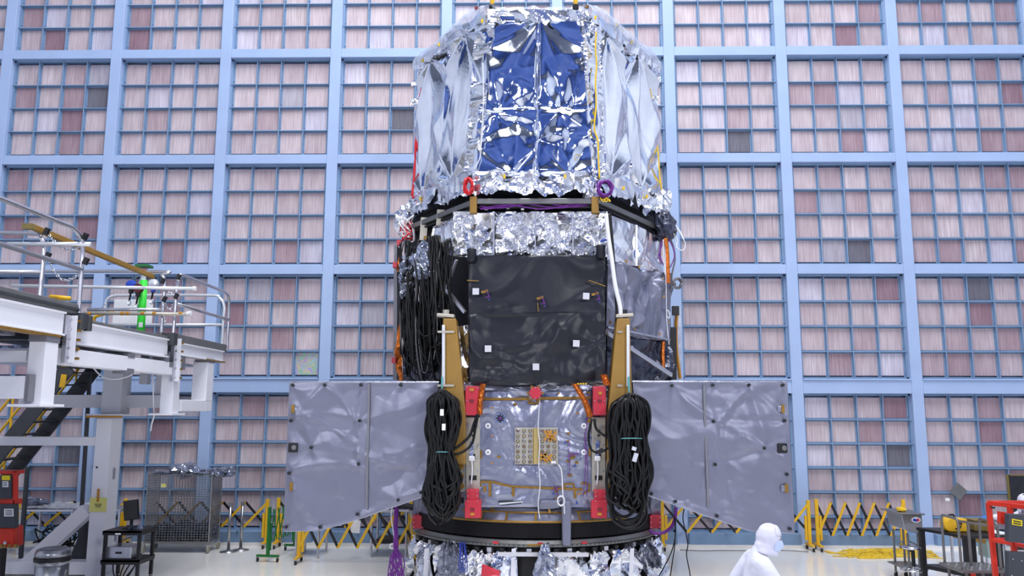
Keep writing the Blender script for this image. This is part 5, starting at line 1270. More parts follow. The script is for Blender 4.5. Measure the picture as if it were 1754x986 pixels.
# red scissor lift at the left border
R1 = thing('scissor_lift', (P(10, 986, 13.4).x, 13.6, 0), 'orange red lift cart with dark control panels at the left border', 'lift')
Yl = 13.4
def pp(name, x0, y0, x1, y1, Y, dp, mt, par, bev=.01, sk=0):
    return MB().prism([P(x0, y0, Y), P(x1, y0+sk, Y), P(x1, y1+sk, Y), P(x0, y1, Y)], (0, dp, 0)).build(name, mt, par, bevel=bev)
pp('frame_top', -60, 806, 27, 812, Yl, .25, 'lift_red', R1); pp('frame_post', 21, 806, 27, 902, Yl, .08, 'lift_red', R1); pp('frame_mid', -60, 855, 26, 864, Yl, .2, 'lift_red', R1)
pp('body', -60, 902, 22, 938, Yl, .3, 'lift_red', R1, .03)
o = pp('control_panel', -50, 815, 19, 853, Yl-.03, .1, 'dark_plastic', R1); pp('label', 3, 814, 17, 822, Yl-.035, .01, 'label_yellow', o, 0); pp('label', 4, 824, 14, 834, Yl-.035, .01, 'white_paper', o, 0); 
for k in range(3): pp('printed_line', 5, 826+k*2.5, 12, 827+k*2.5, Yl-.04, .01, 'ink', o, 0)
o = pp('control_panel', -50, 863, 26, 904, Yl-.05, .1, 'dark_plastic', R1); pp('label', 7, 871, 23, 884, Yl-.055, .01, 'white_paper', o, 0)
for k in range(4): pp('printed_line', 9, 873+k*2.6, 21, 874+k*2.6, Yl-.06, .01, 'ink', o, 0)
for px in (2, 6, 15, 25): pp('body_trim', px-2, 932, px+3, 938, Yl-.02, .05, 'gold_tape', R1, 0)
MB().lathe(P(10, 929, Yl-.03), [(.025, 0), (.025, .03)], 8, axis='y').build('bolt', 'alu', R1)
for px in (-45, 0):
    q = P(px, 940, Yl+.2); MB().box((q.x, Yl+.25, q.z/2), (.1, .12, q.z)).build('leg', 'black_metal', R1); caster(R1, (q.x, Yl+.25), .09)
# stainless bin
bc = P(90, 960, 13.4); zt_ = P(90, 950, 13.4).z
Bn = thing('waste_bin', (bc.x, 13.4, 0), 'round brushed steel waste bin with a domed lid', 'bin')
MB().lathe((bc.x, 13.4, 0), [(.23, 0), (.235, .02), (.25, zt_-.06)], 32).build('body', 'steel_brushed', Bn, smooth=True)
MB().lathe((bc.x, 13.4, zt_-.09), [(.262, 0), (.272, .01), (.272, .06), (.255, .07)], 32).build('collar', 'black_metal', Bn)
MB().lathe((bc.x, 13.4, zt_-.02), [(.262, 0), (.262, .05), (.24, .11), (.20, .13), (.19, .12)], 32).build('lid', 'steel_brushed', Bn, smooth=True)
m = MB(); m.sheet(lambda u, v: V((bc.x+(.265+.02*noise.noise(V((u*30, v*2, 1))))*math.cos(u*6.283), 13.4+(.265+.02*noise.noise(V((u*30, v*2, 1))))*math.sin(u*6.283), zt_-.08-.05*v*(1+.7*noise.noise(V((u*14, 0, 4)))))), 60, 4); m.build('liner', 'clear_sheet', Bn)
# black equipment cart with a monitor
Yk = 13.9
Cx0, Cx1 = P(182, 908, Yk).x, P(240, 908, Yk).x
K = thing('equipment_cart', ((Cx0+Cx1)/2+.1, Yk+.3, 0), 'black metal cart carrying a monitor beside the white column', 'cart')
dx_ = .16; ztop = P(205, 910, Yk).z; zsh = P(205, 960, Yk).z
for (x, y) in ((Cx0, Yk), (Cx1, Yk), (Cx0+dx_*0, Yk+.5), (Cx1, Yk+.5)): 
    MB().box((x, y, ztop/2+.04), (.05, .05, ztop-.08)).build('leg', 'black_metal', K); caster(K, (x, y), .04)
for z in (ztop, zsh): 
    o = MB().box(((Cx0+Cx1)/2, Yk+.25, z), (Cx1-Cx0+.08, .58, .03)).build('shelf', 'black_metal', K)
    MB().box(((Cx0+Cx1)/2, Yk-.03, z-.02), (Cx1-Cx0+.08, .02, .07)).build('lip', 'black_metal', o); MB().box((Cx1+.03, Yk+.25, z-.02), (.02, .55, .07)).build('lip', 'black_metal', o)
MB().box(P(202, 914, Yk-.045), (.09, .006, .025)).build('label', 'white_paper', K)
mc = P(225, 873, Yk+.3); Mo = thing('monitor', (mc.x, Yk+.3, ztop+.015), 'black flat monitor tilted on the black cart', 'monitor')
Rm = Matrix.Rotation(math.radians(-14), 3, 'Z') @ Matrix.Rotation(math.radians(-8), 3, 'Y')
MB().box(mc, (.30, .03, .33), Rm).build('housing', 'black_metal', Mo, bevel=.008); MB().box(mc+Rm @ V((0, -.017, 0)), (.27, .004, .30), Rm).build('screen', 'screen_black', Mo)
MB().cyl((mc.x, Yk+.33, ztop+.03), (mc.x, Yk+.33, mc.z-.05), .025).build('stand', 'black_metal', Mo); MB().lathe((mc.x, Yk+.31, ztop+.015), [(.13, 0), (.13, .012), (.03, .03)], 20).build('foot', 'black_metal', Mo)
ec = P(222, 950, Yk+.4)
E1 = MB().box((ec.x-.02, Yk+.25, zsh+.117), (.42, .4, .2)).build('equipment_case', 'alu', None, bevel=.015, label='silver instrument case on the lower shelf of the black cart', cat='case')
MB().box((ec.x-.02, Yk+.045, zsh+.12), (.1, .02, .03)).build('handle', 'black_metal', E1)
wire_thing('cart_cables', 'black cables looped below the black cart shelf', [[V((Cx0+.1+.1*k, Yk+.1, zsh-.05)), V((Cx0+.15+.05*k, Yk+.08, zsh-.25)), V((Cx0+.3, Yk+.08, zsh-.3-.03*k)), V((Cx1-.1, Yk+.1, zsh-.1)), V((Cx1, Yk+.1, zsh+.1))] for k in range(4)], .012, 'black_cable', 'cable')
m = MB(); bag('crinkled silver wrap lying on the black cart beside the monitor', [(900, 226, 238), (906, 222, 243), (911, 220, 246)], Yk+.2, 14, 'bag_silver')
# wire mesh cage cart full of dark bags
A = PZ(268, 938, 0); Bq = PZ(355, 943, 0)
cx0, cx1, cy0, cy1 = A.x, Bq.x, 16.95, 17.5
zc0, zc1 = .22, P(310, 812, 17.0).z
W = thing('cage_cart', ((cx0+cx1)/2, 17.3, 0), 'tall wire mesh cage cart on casters holding dark plastic bags', 'cart')
cx1b = cx1+.12
for x in (cx0, cx1b):
    for y in (cy0, cy1): MB().cyl((x, y, .1), (x, y, zc1), .016, n=8).build('post', 'wire_steel', W); caster(W, (x, y), .075, 'caster_beige')
m = MB()
for k in range(23):
    x = cx0+(cx1b-cx0)*k/22
    for y in (cy0, cy1): m.bar((x, y, zc0), (x, y, zc1), .009, .009)
for k in range(13):
    y = cy0+(cy1-cy0)*k/12
    for x in (cx0, cx1b): m.bar((x, y, zc0), (x, y, zc1), .009, .009)
for k in range(28):
    z = zc0+(zc1-zc0)*k/27
    for y in (cy0, cy1): m.bar((cx0, y, z), (cx1b, y, z), .008, .008)
    for x in (cx0, cx1b): m.bar((x, cy0, z), (x, cy1, z), .008, .008)
m.build('wire_mesh', 'wire_steel', W, kind='stuff')
MB().box(((cx0+cx1b)/2, (cy0+cy1)/2, zc0-.02), (cx1b-cx0, cy1-cy0, .03)).build('base_shelf', 'wire_steel', W)
m = MB()
for a, b in (((cx0, cy0), (cx1b, cy0)), ((cx1b, cy0), (cx1b, cy1)), ((cx1b, cy1), (cx0, cy1)), ((cx0, cy1), (cx0, cy0))): m.cyl((*a, zc1), (*b, zc1), .012, n=8)
m.build('top_frame', 'wire_steel', W)
MB().box((cx0+.33, cy0-.01, zc1-.22), (.10, .006, .07)).build('label', 'tag_yellow', W)
def crump(name, label, c, sx, sy, sz, seed, mt='bag_plastic', cat='bag', group=None, f=5):
    m = MB(); m.ball((0, 0, 0), 1, 30, (1, 1, 1)); c = V(c)
    for i, p in enumerate(m.v):
        d = 1+.45*noise.noise(p*1.7+V((seed, 0, 0)))+.30*noise.noise(p*f+V((0, seed, 0)))+.15*noise.noise(p*f*2.3)
        q = V((p.x*d*sx, p.y*d*sy, p.z*d*sz)); m.v[i] = c+q
    return m.build(name, mt, None, label=label, cat=cat, group=group)
for k, (fx, fz, sx, sz) in enumerate(((.22, .12, .22, .13), (.62, .14, .26, .15), (.98, .12, .2, .13))):
    crump('plastic_bag', ('leftmost', 'middle', 'rightmost')[k]+' of the dark bags on the floor of the cage cart', (cx0+fx*(cx1b-cx0)*.9+.0, 17.22, zc0+fz+.05), sx, .19, sz*1.2, 20+k, 'bag_dark', group='dark bags inside the cage cart')
for k, (px, w, h) in enumerate(((287, .30, .05), (317, .26, .13), (350, .2, .06), (380, .24, .10))):
    q = P(px, 808, 17.2); crump('plastic_bag', ('flat silvery bag on the left corner of the cage cart top', 'tallest crumpled silvery bag on top of the cage cart', 'small silvery bag between the tall bag and the right corner on the cage cart top', 'silvery bag drooping over the right corner of the cage cart top')[k], (q.x, 17.25, zc1+h*.5+(.0 if k != 3 else -.02)), w, .3, h, 30+k, 'bag_silver', group='silvery bags on top of the cage cart', f=7)
# chrome stanchions
for lab, px, py in (('left one of two chrome stanchion posts beside the cage cart', 391, 945), ('right one of two chrome stanchion posts beside the cage cart', 412, 942)):
    q = PZ(px, py, 0); t = thing('stanchion', q, lab, 'stanchion', 'chrome stanchions')
    MB().lathe(q, [(.17, 0), (.17, .012), (.05, .035), (.035, .05)], 28).build('base', 'steel_brushed', t, smooth=True)
    MB().cyl(q+V((0, 0, .04)), q+V((0, 0, .92)), .03, n=16).build('post', 'steel_brushed', t, smooth=True); MB().lathe(q+V((0, 0, .9)), [(.036, 0), (.036, .07), (.02, .08)], 16).build('head', 'steel_brushed', t)
# expanding barriers
def barrier(label, a, b, h, n, c1='safety_yellow', c2='black_metal', zlo=.28, posts=(True, True), thick=.05):
    a, b = V(a), V(b); d = (b-a); L_ = d.length; d.normalize(); s = V((-d.y, d.x, 0))
    t = thing('expanding_barrier', (a+b)/2, label, 'barrier', 'expanding barriers')
    for pflag, p, sg in ((posts[0], a, 1), (posts[1], b, -1)):
        if not pflag: continue
        MB().box(p+V((0, 0, (h+.12)/2+.03)), (.07, .05, h-.05), Matrix((d, s, V((0, 0, 1)))).transposed()).build('post', c1, t, bevel=.006)
        MB().box(p+d*sg*.07+V((0, 0, .45)), (.05, .05, .5), Matrix((d, s, V((0, 0, 1)))).transposed()).build('slide', c1, t, bevel=.006)
        MB().bar(p-s*.22+V((0, 0, .11)), p+s*.22+V((0, 0, .11)), .06, .04).build('foot', c1, t)
        for q in (-.2, .2): caster(t, (p+s*q)[:2], .045)
    for k in range(n):
        p0 = a+d*(L_*k/n); p1 = a+d*(L_*(k+1)/n)
        MB().bar(p0-s*.02+V((0, 0, zlo)), p1-s*.02+V((0, 0, h)), .014, thick).build('slat', c1, t)
        MB().bar(p0+s*.02+V((0, 0, h)), p1+s*.02+V((0, 0, zlo)), .014, thick).build('slat', c2, t)
    return t
def F(px, Y): return V((P(px, 940, Y).x, Y, 0))
barrier('yellow and black folding barrier in front of the left panel\'s lower edge', F(512, 15.95), F(712, 15.95), .97, 6)
barrier('yellow and black folding barrier along the wall behind the cage cart', F(262, 17.68), F(455, 17.68), .92, 5, zlo=.42, posts=(False, True))
barrier('yellow and black folding barrier along the wall behind the left panel', F(474, 17.66), F(705, 17.66), .95, 6, zlo=.42)
barrier('yellow and black folding barrier behind the lift cart and the left tables', F(28, 17.68), F(210, 17.68), .92, 4, zlo=.42)
barrier('yellow and black folding barrier behind the right panel', F(1136, 17.66), F(1388, 17.66), .95, 6, zlo=.35)
barrier('yellow and black folding barrier along the wall left of the steel box', F(1402, 17.66), F(1552, 17.66), .97, 6, zlo=.30)
barrier('small green folding barrier left of the left panel', F(459, 16.05), V((P(505, 930, 17.3).x, 17.3, 0)), .95, 6, 'safety_green', 'safety_green', zlo=.35, thick=.025)
# steel tables
def table(label, x0, x1, y0, y1, h, legs=True, top='alu', group='steel tables', shelf=False):
    t = thing('steel_table', ((x0+x1)/2, (y0+y1)/2, 0), label, 'table', group)
    MB().box(((x0+x1)/2, (y0+y1)/2, h-.02), (x1-x0, y1-y0, .04)).build('top', top, t, bevel=.006)
    for x in (x0+.06, x1-.06):
        for y in (y0+.06, y1-.06): MB().cyl((x, y, 0), (x, y, h-.04), .025, n=10).build('leg', 'alu', t)
    if shelf: MB().box(((x0+x1)/2, (y0+y1)/2, .25), (x1-x0-.08, y1-y0-.08, .03)).build('shelf', 'alu', t)
    return t
tA = table('steel table covered in clear plastic behind the lift cart', P(38, 880, 16.8).x, P(135, 880, 16.8).x, 16.6, 17.4, .88)
m = MB(); m.sheet(lambda u, v: V((P(36, 880, 16.8).x+u*1.25, 16.55+.9*v, .90+.06*abs(noise.noise(V((u*5, v*4, 1))))+.05*abs(noise.noise(V((u*13, v*11, 5)))))), 40, 26); m.build('plastic_sheet', 'clear_sheet', None, label='crumpled clear plastic sheet spread over the left steel table', cat='plastic sheet')
crump('plastic_wrap', 'heap of crinkled clear wrap at the left end of the left steel table', (P(50, 870, 16.8).x, 16.9, 1.0), .28, .2, .07, 44, 'bag_silver', 'plastic wrap', f=8)
table('steel table between the white column and the black cart', P(150, 880, 16.9).x, P(215, 880, 16.9).x, 16.7, 17.4, .88, shelf=True)
table('long steel table under the left panel carrying black trays', P(632, 900, 16.6).x, P(702, 900, 16.6).x, 16.5, 17.3, .92, shelf=True)
table('steel table half hidden behind the left panel', P(508, 920, 16.7).x, P(556, 920, 16.7).x, 16.4, 17.2, .78)
MB().box((P(672, 890, 16.7).x, 16.9, .97), (.9, .5, .06), Matrix.Rotation(.12, 3, 'Y')).build('black_tray', 'black_metal', None, bevel=.01, label='black tray lying on the steel table under the left panel', cat='tray')
MB().box((P(668, 925, 16.7).x, 16.85, .307), (.5, .5, .08)).build('black_tray', 'black_metal', None, bevel=.01, label='black tray on the lower shelf of the table under the left panel', cat='tray')
wire_thing('cable_pile', 'pile of black cables on the floor under the left steel table', [[V((P(95+RC.uniform(-35, 40), 920, 16.4).x, 16.4+RC.uniform(-.2, .3), RC.uniform(.1, .6))) for _ in range(8)] for k in range(8)], .014, 'black_cable', 'cable')
MB().box((P(608, 905, 16.2).x, 16.25, P(612, 902, 16.2).z), (.18, .01, .24), Matrix.Rotation(.08, 3, 'Y')).build('paper_sheet', 'white_paper', None, label='white sheet of paper hung on the barrier under the left panel', cat='paper')
crump('yellow_rope', 'heap of yellow cord on the floor at the left of the stand', (P(728, 945, 16.8).x, 16.8, .17), .16, .2, .14, 50, 'yellow_wire', 'cord', f=9)
barrier('far yellow folding barrier end poking out left of the stand', F(716, 17.3), F(745, 17.3), .85, 1, zlo=.35)
# ================================================================== things on the right
# steel box on a stand
Yx = 14.3
x0, x1 = P(1551, 890, Yx).x, P(1580, 890, Yx).x
z0, z1 = P(1560, 914, Yx).z, P(1560, 877, Yx).z
X_ = thing('steel_cabinet', ((x0+x1)/2, Yx+.4, 0), 'stainless steel box on a tubular stand behind the round stool', 'cabinet')
MB().prism([V((x0-.06, Yx, z1-.04)), V((x0-.03, Yx, z0+.07)), V((x0+.22, Yx, z0)), V((x1, Yx, z0)), V((x1, Yx, z1-.04))], (0, .6, 0)).build('body', 'steel_brushed', X_, bevel=.01)
MB().box(((x0+x1)/2-.03, Yx+.36, z1-.03), (x1-x0+.14, .78, .025)).build('lid', 'steel_brushed', X_, bevel=.006)
for x in (x0+.05, x1-.06):
    for y in (Yx+.08, Yx+.62): MB().cyl((x, y, 0.06), (x, y, z0), .02, n=10).build('leg', 'rail_grey', X_); caster(X_, (x, y), .05)
MB().box(((x0+x1)/2, Yx+.35, .25), (x1-x0+.1, .7, .02)).build('shelf', 'rail_grey', X_)
MB().bar((x0+.05, Yx+.08, z0-.12), (x1-.06, Yx+.08, z0-.2), .02, .02).build('stretcher', 'rail_grey', X_)
c = P(1569, 890, Yx-.006)
m = MB(); m.lathe(c, [(.075, 0), (.075, .004)], 28, axis='y')
for q_ in m.v: q_.z = c.z+(q_.z-c.z)*.6
o = m.build('sticker', 'white_paper', X_)
MB().lathe(c+V((-.032, -.005, 0)), [(.026, 0), (.026, .003)], 16, axis='y').build('sticker_emblem', 'ink_blue', o); MB().lathe(c+V((.032, -.005, 0)), [(.026, 0), (.026, .003)], 16, axis='y').build('sticker_emblem', 'ink_red', o); MB().box(c+V((0, -.008, -.005)), (.03, .004, .05)).build('sticker_emblem', 'ink_blue', o)
crump('cord', 'small yellow and black cord bundle on top of the steel box', (P(1548, 878, Yx+.2).x, Yx+.3, z1+.015), .07, .1, .03, 61, 'yellow_wire', 'cord', f=6)
# stool
sc = P(1563, 936, 14.0); S2 = thing('round_stool', (sc.x, 14.0, 0), 'round chrome stool with a black gas lift in front of the steel box', 'stool')
zs = sc.z
MB().lathe((sc.x, 14.0, zs-.03), [(.05, -.01), (.16, 0), (.175, .02), (.165, .04), (.1, .048)], 32).build('seat', 'chrome', S2, smooth=True)
MB().cyl((sc.x, 14.0, .35), (sc.x, 14.0, zs-.04), .03, n=14).build('gas_lift', 'black_metal', S2); MB().cyl((sc.x, 14.0, .12), (sc.x, 14.0, .36), .022, n=14).build('column', 'chrome', S2)
m = MB(); m.tube([(sc.x+.20*math.cos(i*.2618), 14.0+.20*math.sin(i*.2618), .30) for i in range(24)], .012, 8, closed=True); 
for i in range(3): m.bar((sc.x, 14.0, .30), (sc.x+.2*math.cos(i*2.09+.3), 14.0+.2*math.sin(i*2.09+.3), .30), .012, .012)
m.build('foot_ring', 'chrome', S2, smooth=True)
for i in range(5):
    a = i*1.2566+.4; q = V((sc.x+.26*math.cos(a), 14.0+.26*math.sin(a), .1)); MB().bar((sc.x, 14.0, .14), q, .035, .025).build('base_leg', 'chrome', S2); caster(S2, q[:2], .035)
# black work table
Yt = 13.0
tx0, tx1 = P(1597, 907, Yt+.3).x, P(1722, 915, Yt).x
zt2 = P(1620, 912, Yt+.3).z
TB2 = thing('work_table', ((tx0+tx1)/2, Yt+.45, 0), 'black metal work table with a lower shelf at the right', 'table')
MB().prism([V((tx0+.02, Yt+.9, zt2)), V((tx0+.35, Yt, zt2)), V((tx1, Yt, zt2)), V((tx1, Yt+.9, zt2))], (0, 0, -.045)).build('top', 'black_metal', TB2, bevel=.008)
for x, y in ((tx0+.38, Yt+.06), (tx1-.08, Yt+.06), (tx0+.07, Yt+.82), (tx1-.08, Yt+.82)): MB().box((x, y, zt2/2-.02), (.075, .075, zt2-.05)).build('leg', 'black_metal', TB2)
MB().prism([V((tx0+.03, Yt+.85, .42)), V((tx0+.40, Yt+.05, .42)), V((tx1-.05, Yt+.05, .42)), V((tx1-.05, Yt+.85, .42))], (0, 0, -.06)).build('shelf', 'black_metal', TB2)
MB().box((tx0+.42, Yt+.0, .42), (.08, .01, .04)).build('label', 'lift_red', TB2)
# yellow case
c = P(1634, 893, Yt+.45); Yc = thing('yellow_reel_box', (c.x, Yt+.45, zt2), 'bright yellow power box with black sockets on the black table', 'power box')
zb3 = zt2+.004
m = MB(); n = 18; hw, hh = .145, .20
poly = [V((c.x+.02+hw, Yt+.36, zb3)), V((c.x+.02+hw, Yt+.36, zb3+hh))]+[V((c.x-.04-.09*math.sin(i/8*3.1416)-.05, Yt+.36, zb3+hh/2+hh*.55*math.cos(i/8*3.1416))) for i in range(9)]
poly = [V((p.x, p.y, max(zb3, p.z))) for p in poly]
m.prism(poly, (0, .2, 0)); m.build('body', 'safety_yellow', Yc, bevel=.015)
m = MB(); m.tube(smoothpath([V((c.x-.09, Yt+.46, zb3+hh-.0)), V((c.x-.08, Yt+.46, zb3+hh+.04)), V((c.x, Yt+.46, zb3+hh+.05)), V((c.x+.02, Yt+.46, zb3+hh-.0))], 5), .014, 8); m.build('handle', 'black_metal', Yc)
for dx, dz in ((.04, .14), (.065, .12), (.035, .11), (.07, .15), (.05, .08), (-.02, .05), (.03, .06)): MB().lathe((c.x+dx, Yt+.36, zb3+dz), [(.014, 0), (.014, .006)], 10, axis='y').build('socket', 'black_metal', Yc)
# olive crate
c = P(1677, 900, Yt+.5); MB().box((c.x, Yt+.55, zt2+.085), (.24, .3, .165)).build('olive_case', 'crate_olive', None, bevel=.02, label='small olive metal case on the black table beside the lift', cat='case')
o = bpy.data.objects['olive_case']
for dx in (-.06, .06): MB().box((c.x+dx, Yt+.395, zt2+.085), (.02, .02, .15)).build('strap', 'tan_anodized', o)
MB().box((c.x, Yt+.55, zt2+.172), (.25, .31, .015)).build('lid', 'crate_olive', o)
# pale papers and tan board behind the table
MB().box((P(1680, 912, 14.3).x, 14.45, P(1680, 913, 14.3).z), (.75, .5, .05)).build('document_tray', 'white_paper', None, bevel=.006, label='white tray on the stand behind the black table', cat='tray')
MB().bar(P(1632, 916, 14.2), P(1688, 927, 14.1), .03, .07).build('wood_strip', 'tan_anodized', None, label='tan strip leaning behind the black table', cat='strip')
MB().box((P(1692, 935, 14.6).x, 14.6, .55), (.2, .3, .28)).build('mint_bin', 'mint_plastic', None, bevel=.02, label='pale mint plastic bin behind the red lift', cat='bin')
tb3 = table('low steel stand behind the black table', P(1640, 915, 14.5).x, P(1712, 915, 14.5).x, 14.2, 14.9, .84, group=None)
# grey push cart
Yg = 12.1
G2 = thing('push_cart', (P(1650, 986, Yg).x, Yg+.3, 0), 'grey tubular push cart with a ribbed deck in front of the black table', 'cart')
zd = P(1650, 978, Yg).z
gx0, gx1 = P(1645, 980, Yg).x, P(1730, 985, Yg).x
MB().box(((gx0+gx1)/2, Yg+.28, zd), (gx1-gx0, .65, .04)).build('deck', 'rail_grey', G2, bevel=.006)
m = MB()
for k in range(11):
    for j in range(6): m.box((gx0+.05+(gx1-gx0-.1)*k/10, Yg+.02+.1*j, zd+.024), (.03, .012, .01), Matrix.Rotation(.6*(1 if (k+j) % 2 else -1), 3, 'Z'))
m.build('deck_tread', 'alu', G2, kind='stuff')
def hoop(xa, ya, xb, yb, zt_):
    a, b = V((xa, ya, zd)), V((xb, yb, zd)); d = (b-a)
    m = MB(); m.tube(smoothpath([a, a+V((0, 0, zt_*.5)), a+V((0, 0, zt_-.1)), a+d*.04+V((0, 0, zt_-.02)), a+d*.12+V((0, 0, zt_)), a+d*.5+V((0, 0, zt_)), a+d*.88+V((0, 0, zt_)), a+d*.96+V((0, 0, zt_-.02)), b+V((0, 0, zt_-.1)), b+V((0, 0, zt_*.5)), b], 4), .019, 8); m.build('handle', 'rail_grey', G2, smooth=True)
hz = P(1620, 889, Yg).z-zd
hoop(gx0+.02, Yg+.0, gx0+.06, Yg+.55, hz); hoop(gx1-.12, Yg+.0, gx1-.08, Yg+.55, hz-.05)
for y in (Yg+.0,): m = MB(); m.bar((gx0+.02, y, zd+hz*.97), (gx1-.12, y, zd+hz*.86), .03, .03); m.build('cross_rail', 'rail_grey', G2)
MB().bar((P(1655, 930, Yg+.4).x, Yg+.3, zd), (P(1652, 900, Yg+.4).x, Yg+.3, zd+hz*.9), .03, .03).build('upright', 'rail_grey', G2)
for x in (gx0+.1, gx1-.1):
    for y in (Yg+.02, Yg+.52): caster(G2, (x, y), .06); MB().box((x, y, (zd+.1)/2+.03), (.03, .03, max(.02, zd-.12))).build('leg', 'rail_grey', G2)
# red lift
Yq = 11.0
RL2 = thing('scissor_lift', (P(1740, 986, Yq).x, Yq+.5, 0), 'red guard rail lift with grey control boxes at the right border', 'lift')
def bar2(name, a, b, w, h, mt='lift_red'): return MB().bar(a, b, w, h).build(name, mt, RL2, bevel=.008)
ztop3 = P(1700, 868, Yq).z
X0 = P(1694, 870, Yq+.5).x; X1 = X0+1.3
bar2('top_rail', V((X0, Yq+.5, ztop3)), V((X1, Yq+.5, ztop3)), .06, .06); bar2('top_rail', V((X0, Yq+.5, ztop3)), V((X0+.25, Yq-.1, ztop3)), .06, .06); bar2('top_rail', V((X0+.25, Yq-.1, ztop3)), V((X1, Yq-.2, ztop3)), .06, .06)
bar2('post', V((X0, Yq+.5, ztop3)), V((X0+.02, Yq+.5, .3)), .06, .06); bar2('post', V((X0+.11, Yq+.2, ztop3)), V((X0+.13, Yq+.2, .3)), .06, .06)
zm = P(1705, 934, Yq).z
bar2('mid_rail', V((X0, Yq+.5, zm)), V((X1, Yq+.5, zm)), .05, .05); bar2('mid_rail', V((X0, Yq+.5, zm)), V((X0+.25, Yq-.1, zm-.02)), .05, .05); bar2('mid_rail', V((X0+.25, Yq-.1, zm-.02)), V((X1, Yq-.2, zm-.04)), .05, .05)
MB().box((X0+.6, Yq+.2, .25), (1.3, .9, .18)).build('deck', 'lift_red', RL2, bevel=.02)
for x in (X0+.1, X0+1.1): MB().lathe((x-.04, Yq+.0, .12), [(.07, 0), (.12, .01), (.12, .07), (.07, .08)], 20, axis='x').build('wheel', 'rubber', RL2); MB().lathe((x-.04, Yq+.45, .12), [(.07, 0), (.12, .01), (.12, .07), (.07, .08)], 20, axis='x').build('wheel', 'rubber', RL2)
o = MB().prism([P(1728, 880, Yq-.25), P(1800, 884, Yq-.25), P(1800, 934, Yq-.25), P(1728, 928, Yq-.25)], (0, .1, 0)).build('control_box', 'dark_plastic', RL2, bevel=.01)
MB().prism([P(1734, 888, Yq-.26), P(1751, 891, Yq-.26), P(1751, 901, Yq-.26), P(1734, 898, Yq-.26)], (0, .01, 0)).build('label', 'label_yellow', o)
for k in range(2): MB().prism([P(1736, 890.5+k*4, Yq-.265), P(1749, 893+k*4, Yq-.265), P(1749, 895+k*4, Yq-.265), P(1736, 892.5+k*4, Yq-.265)], (0, .008, 0)).build('printed_line', 'ink', o)
o = MB().prism([P(1728, 944, Yq-.25), P(1800, 950, Yq-.25), P(1800, 1010, Yq-.25), P(1728, 1004, Yq-.25)], (0, .1, 0)).build('control_box', 'dark_plastic', RL2, bevel=.01)
for px, py in ((1735, 957), (1733, 985), (1750, 960)): MB().lathe(P(px, py, Yq-.255), [(.008, 0), (.008, .005)], 8, axis='y').build('screw', 'alu', o)
MB().prism([P(1714, 876, Yq-.02), P(1728, 878, Yq-.02), P(1728, 900, Yq-.02), P(1714, 896, Yq-.02)], (0, .08, 0)).build('red_plate', 'lift_red', RL2)
MB().box(P(1701, 869, Yq-.05), (.04, .03, .02)).build('clip', 'black_metal', RL2)
# black tarp frame against the wall
q0, q1 = P(1731, 815, 17.2), P(1800, 815, 17.2); zt5 = q0.z
TF = thing('tarp_frame', ((q0.x+q1.x)/2, 17.3, 0), 'dark tarp stretched on a tall frame at the right wall', 'screen')
m = MB(); m.sheet(lambda u, v: V((q0.x+u*(q1.x-q0.x), 17.25+.05*noise.noise(V((u*4, v*4, 2))), .1+(zt5-.1)*v)), 20, 30); m.build('tarp', 'black_blanket', TF, smooth=True)
for x in (q0.x, q1.x): MB().bar((x, 17.3, 0), (x, 17.3, zt5+.02), .05, .05).build('pole', 'crate_olive', TF)
MB().bar((q0.x, 17.3, zt5), (q1.x, 17.3, zt5), .05, .05).build('top_bar', 'crate_olive', TF)
# grey square plate and white note on the wall
MB().box(P(1642, 841, DW-.04), (.26, .02, .26), Matrix.Rotation(math.radians(42), 3, 'Y')).build('square_plate', 'deck_grey', None, label='grey square plate mounted diamond wise on the filter wall', cat='plate')
MB().box(P(1623, 855, DW-.04), (.09, .01, .06), Matrix.Rotation(.1, 3, 'Y')).build('paper_note', 'white_paper', None, label='small white note stuck on the wall beside the diamond plate', cat='note')
# yellow hose lying on the floor
pts = []; RH = random.Random(4)
def fl(px, Y): return V((P(px, 945, Y).x, Y, .018))
paths = []
for k in range(18):
    xs0 = RH.uniform(1440, 1540); p = []
    for i in range(7): p.append(fl(xs0+RH.uniform(-25, 60)+i*6, RH.uniform(16.75, 17.8)))
    paths.append(p)
paths.append([fl(1412, 17.55), fl(1425, 17.25), fl(1450, 17.35), fl(1480, 17.3), fl(1520, 17.1), fl(1580, 16.9), fl(1620, 16.7)])
paths.append([fl(1415, 17.5), fl(1440, 17.2), fl(1470, 17.15), fl(1500, 17.25), fl(1560, 17.0)])
wire_thing('yellow_hose', 'tangle of yellow cord lying on the floor before the right wall', paths, .011, 'yellow_wire', 'cord')
wire_thing('floor_cable', 'thin dark cable lying along the foot of the wall behind the walking person', [[fl(1165, 17.55), fl(1200, 17.45), fl(1240, 17.5), fl(1290, 17.5), fl(1340, 17.55), fl(1385, 17.4)]], .010, 'grey_cable', 'cable')
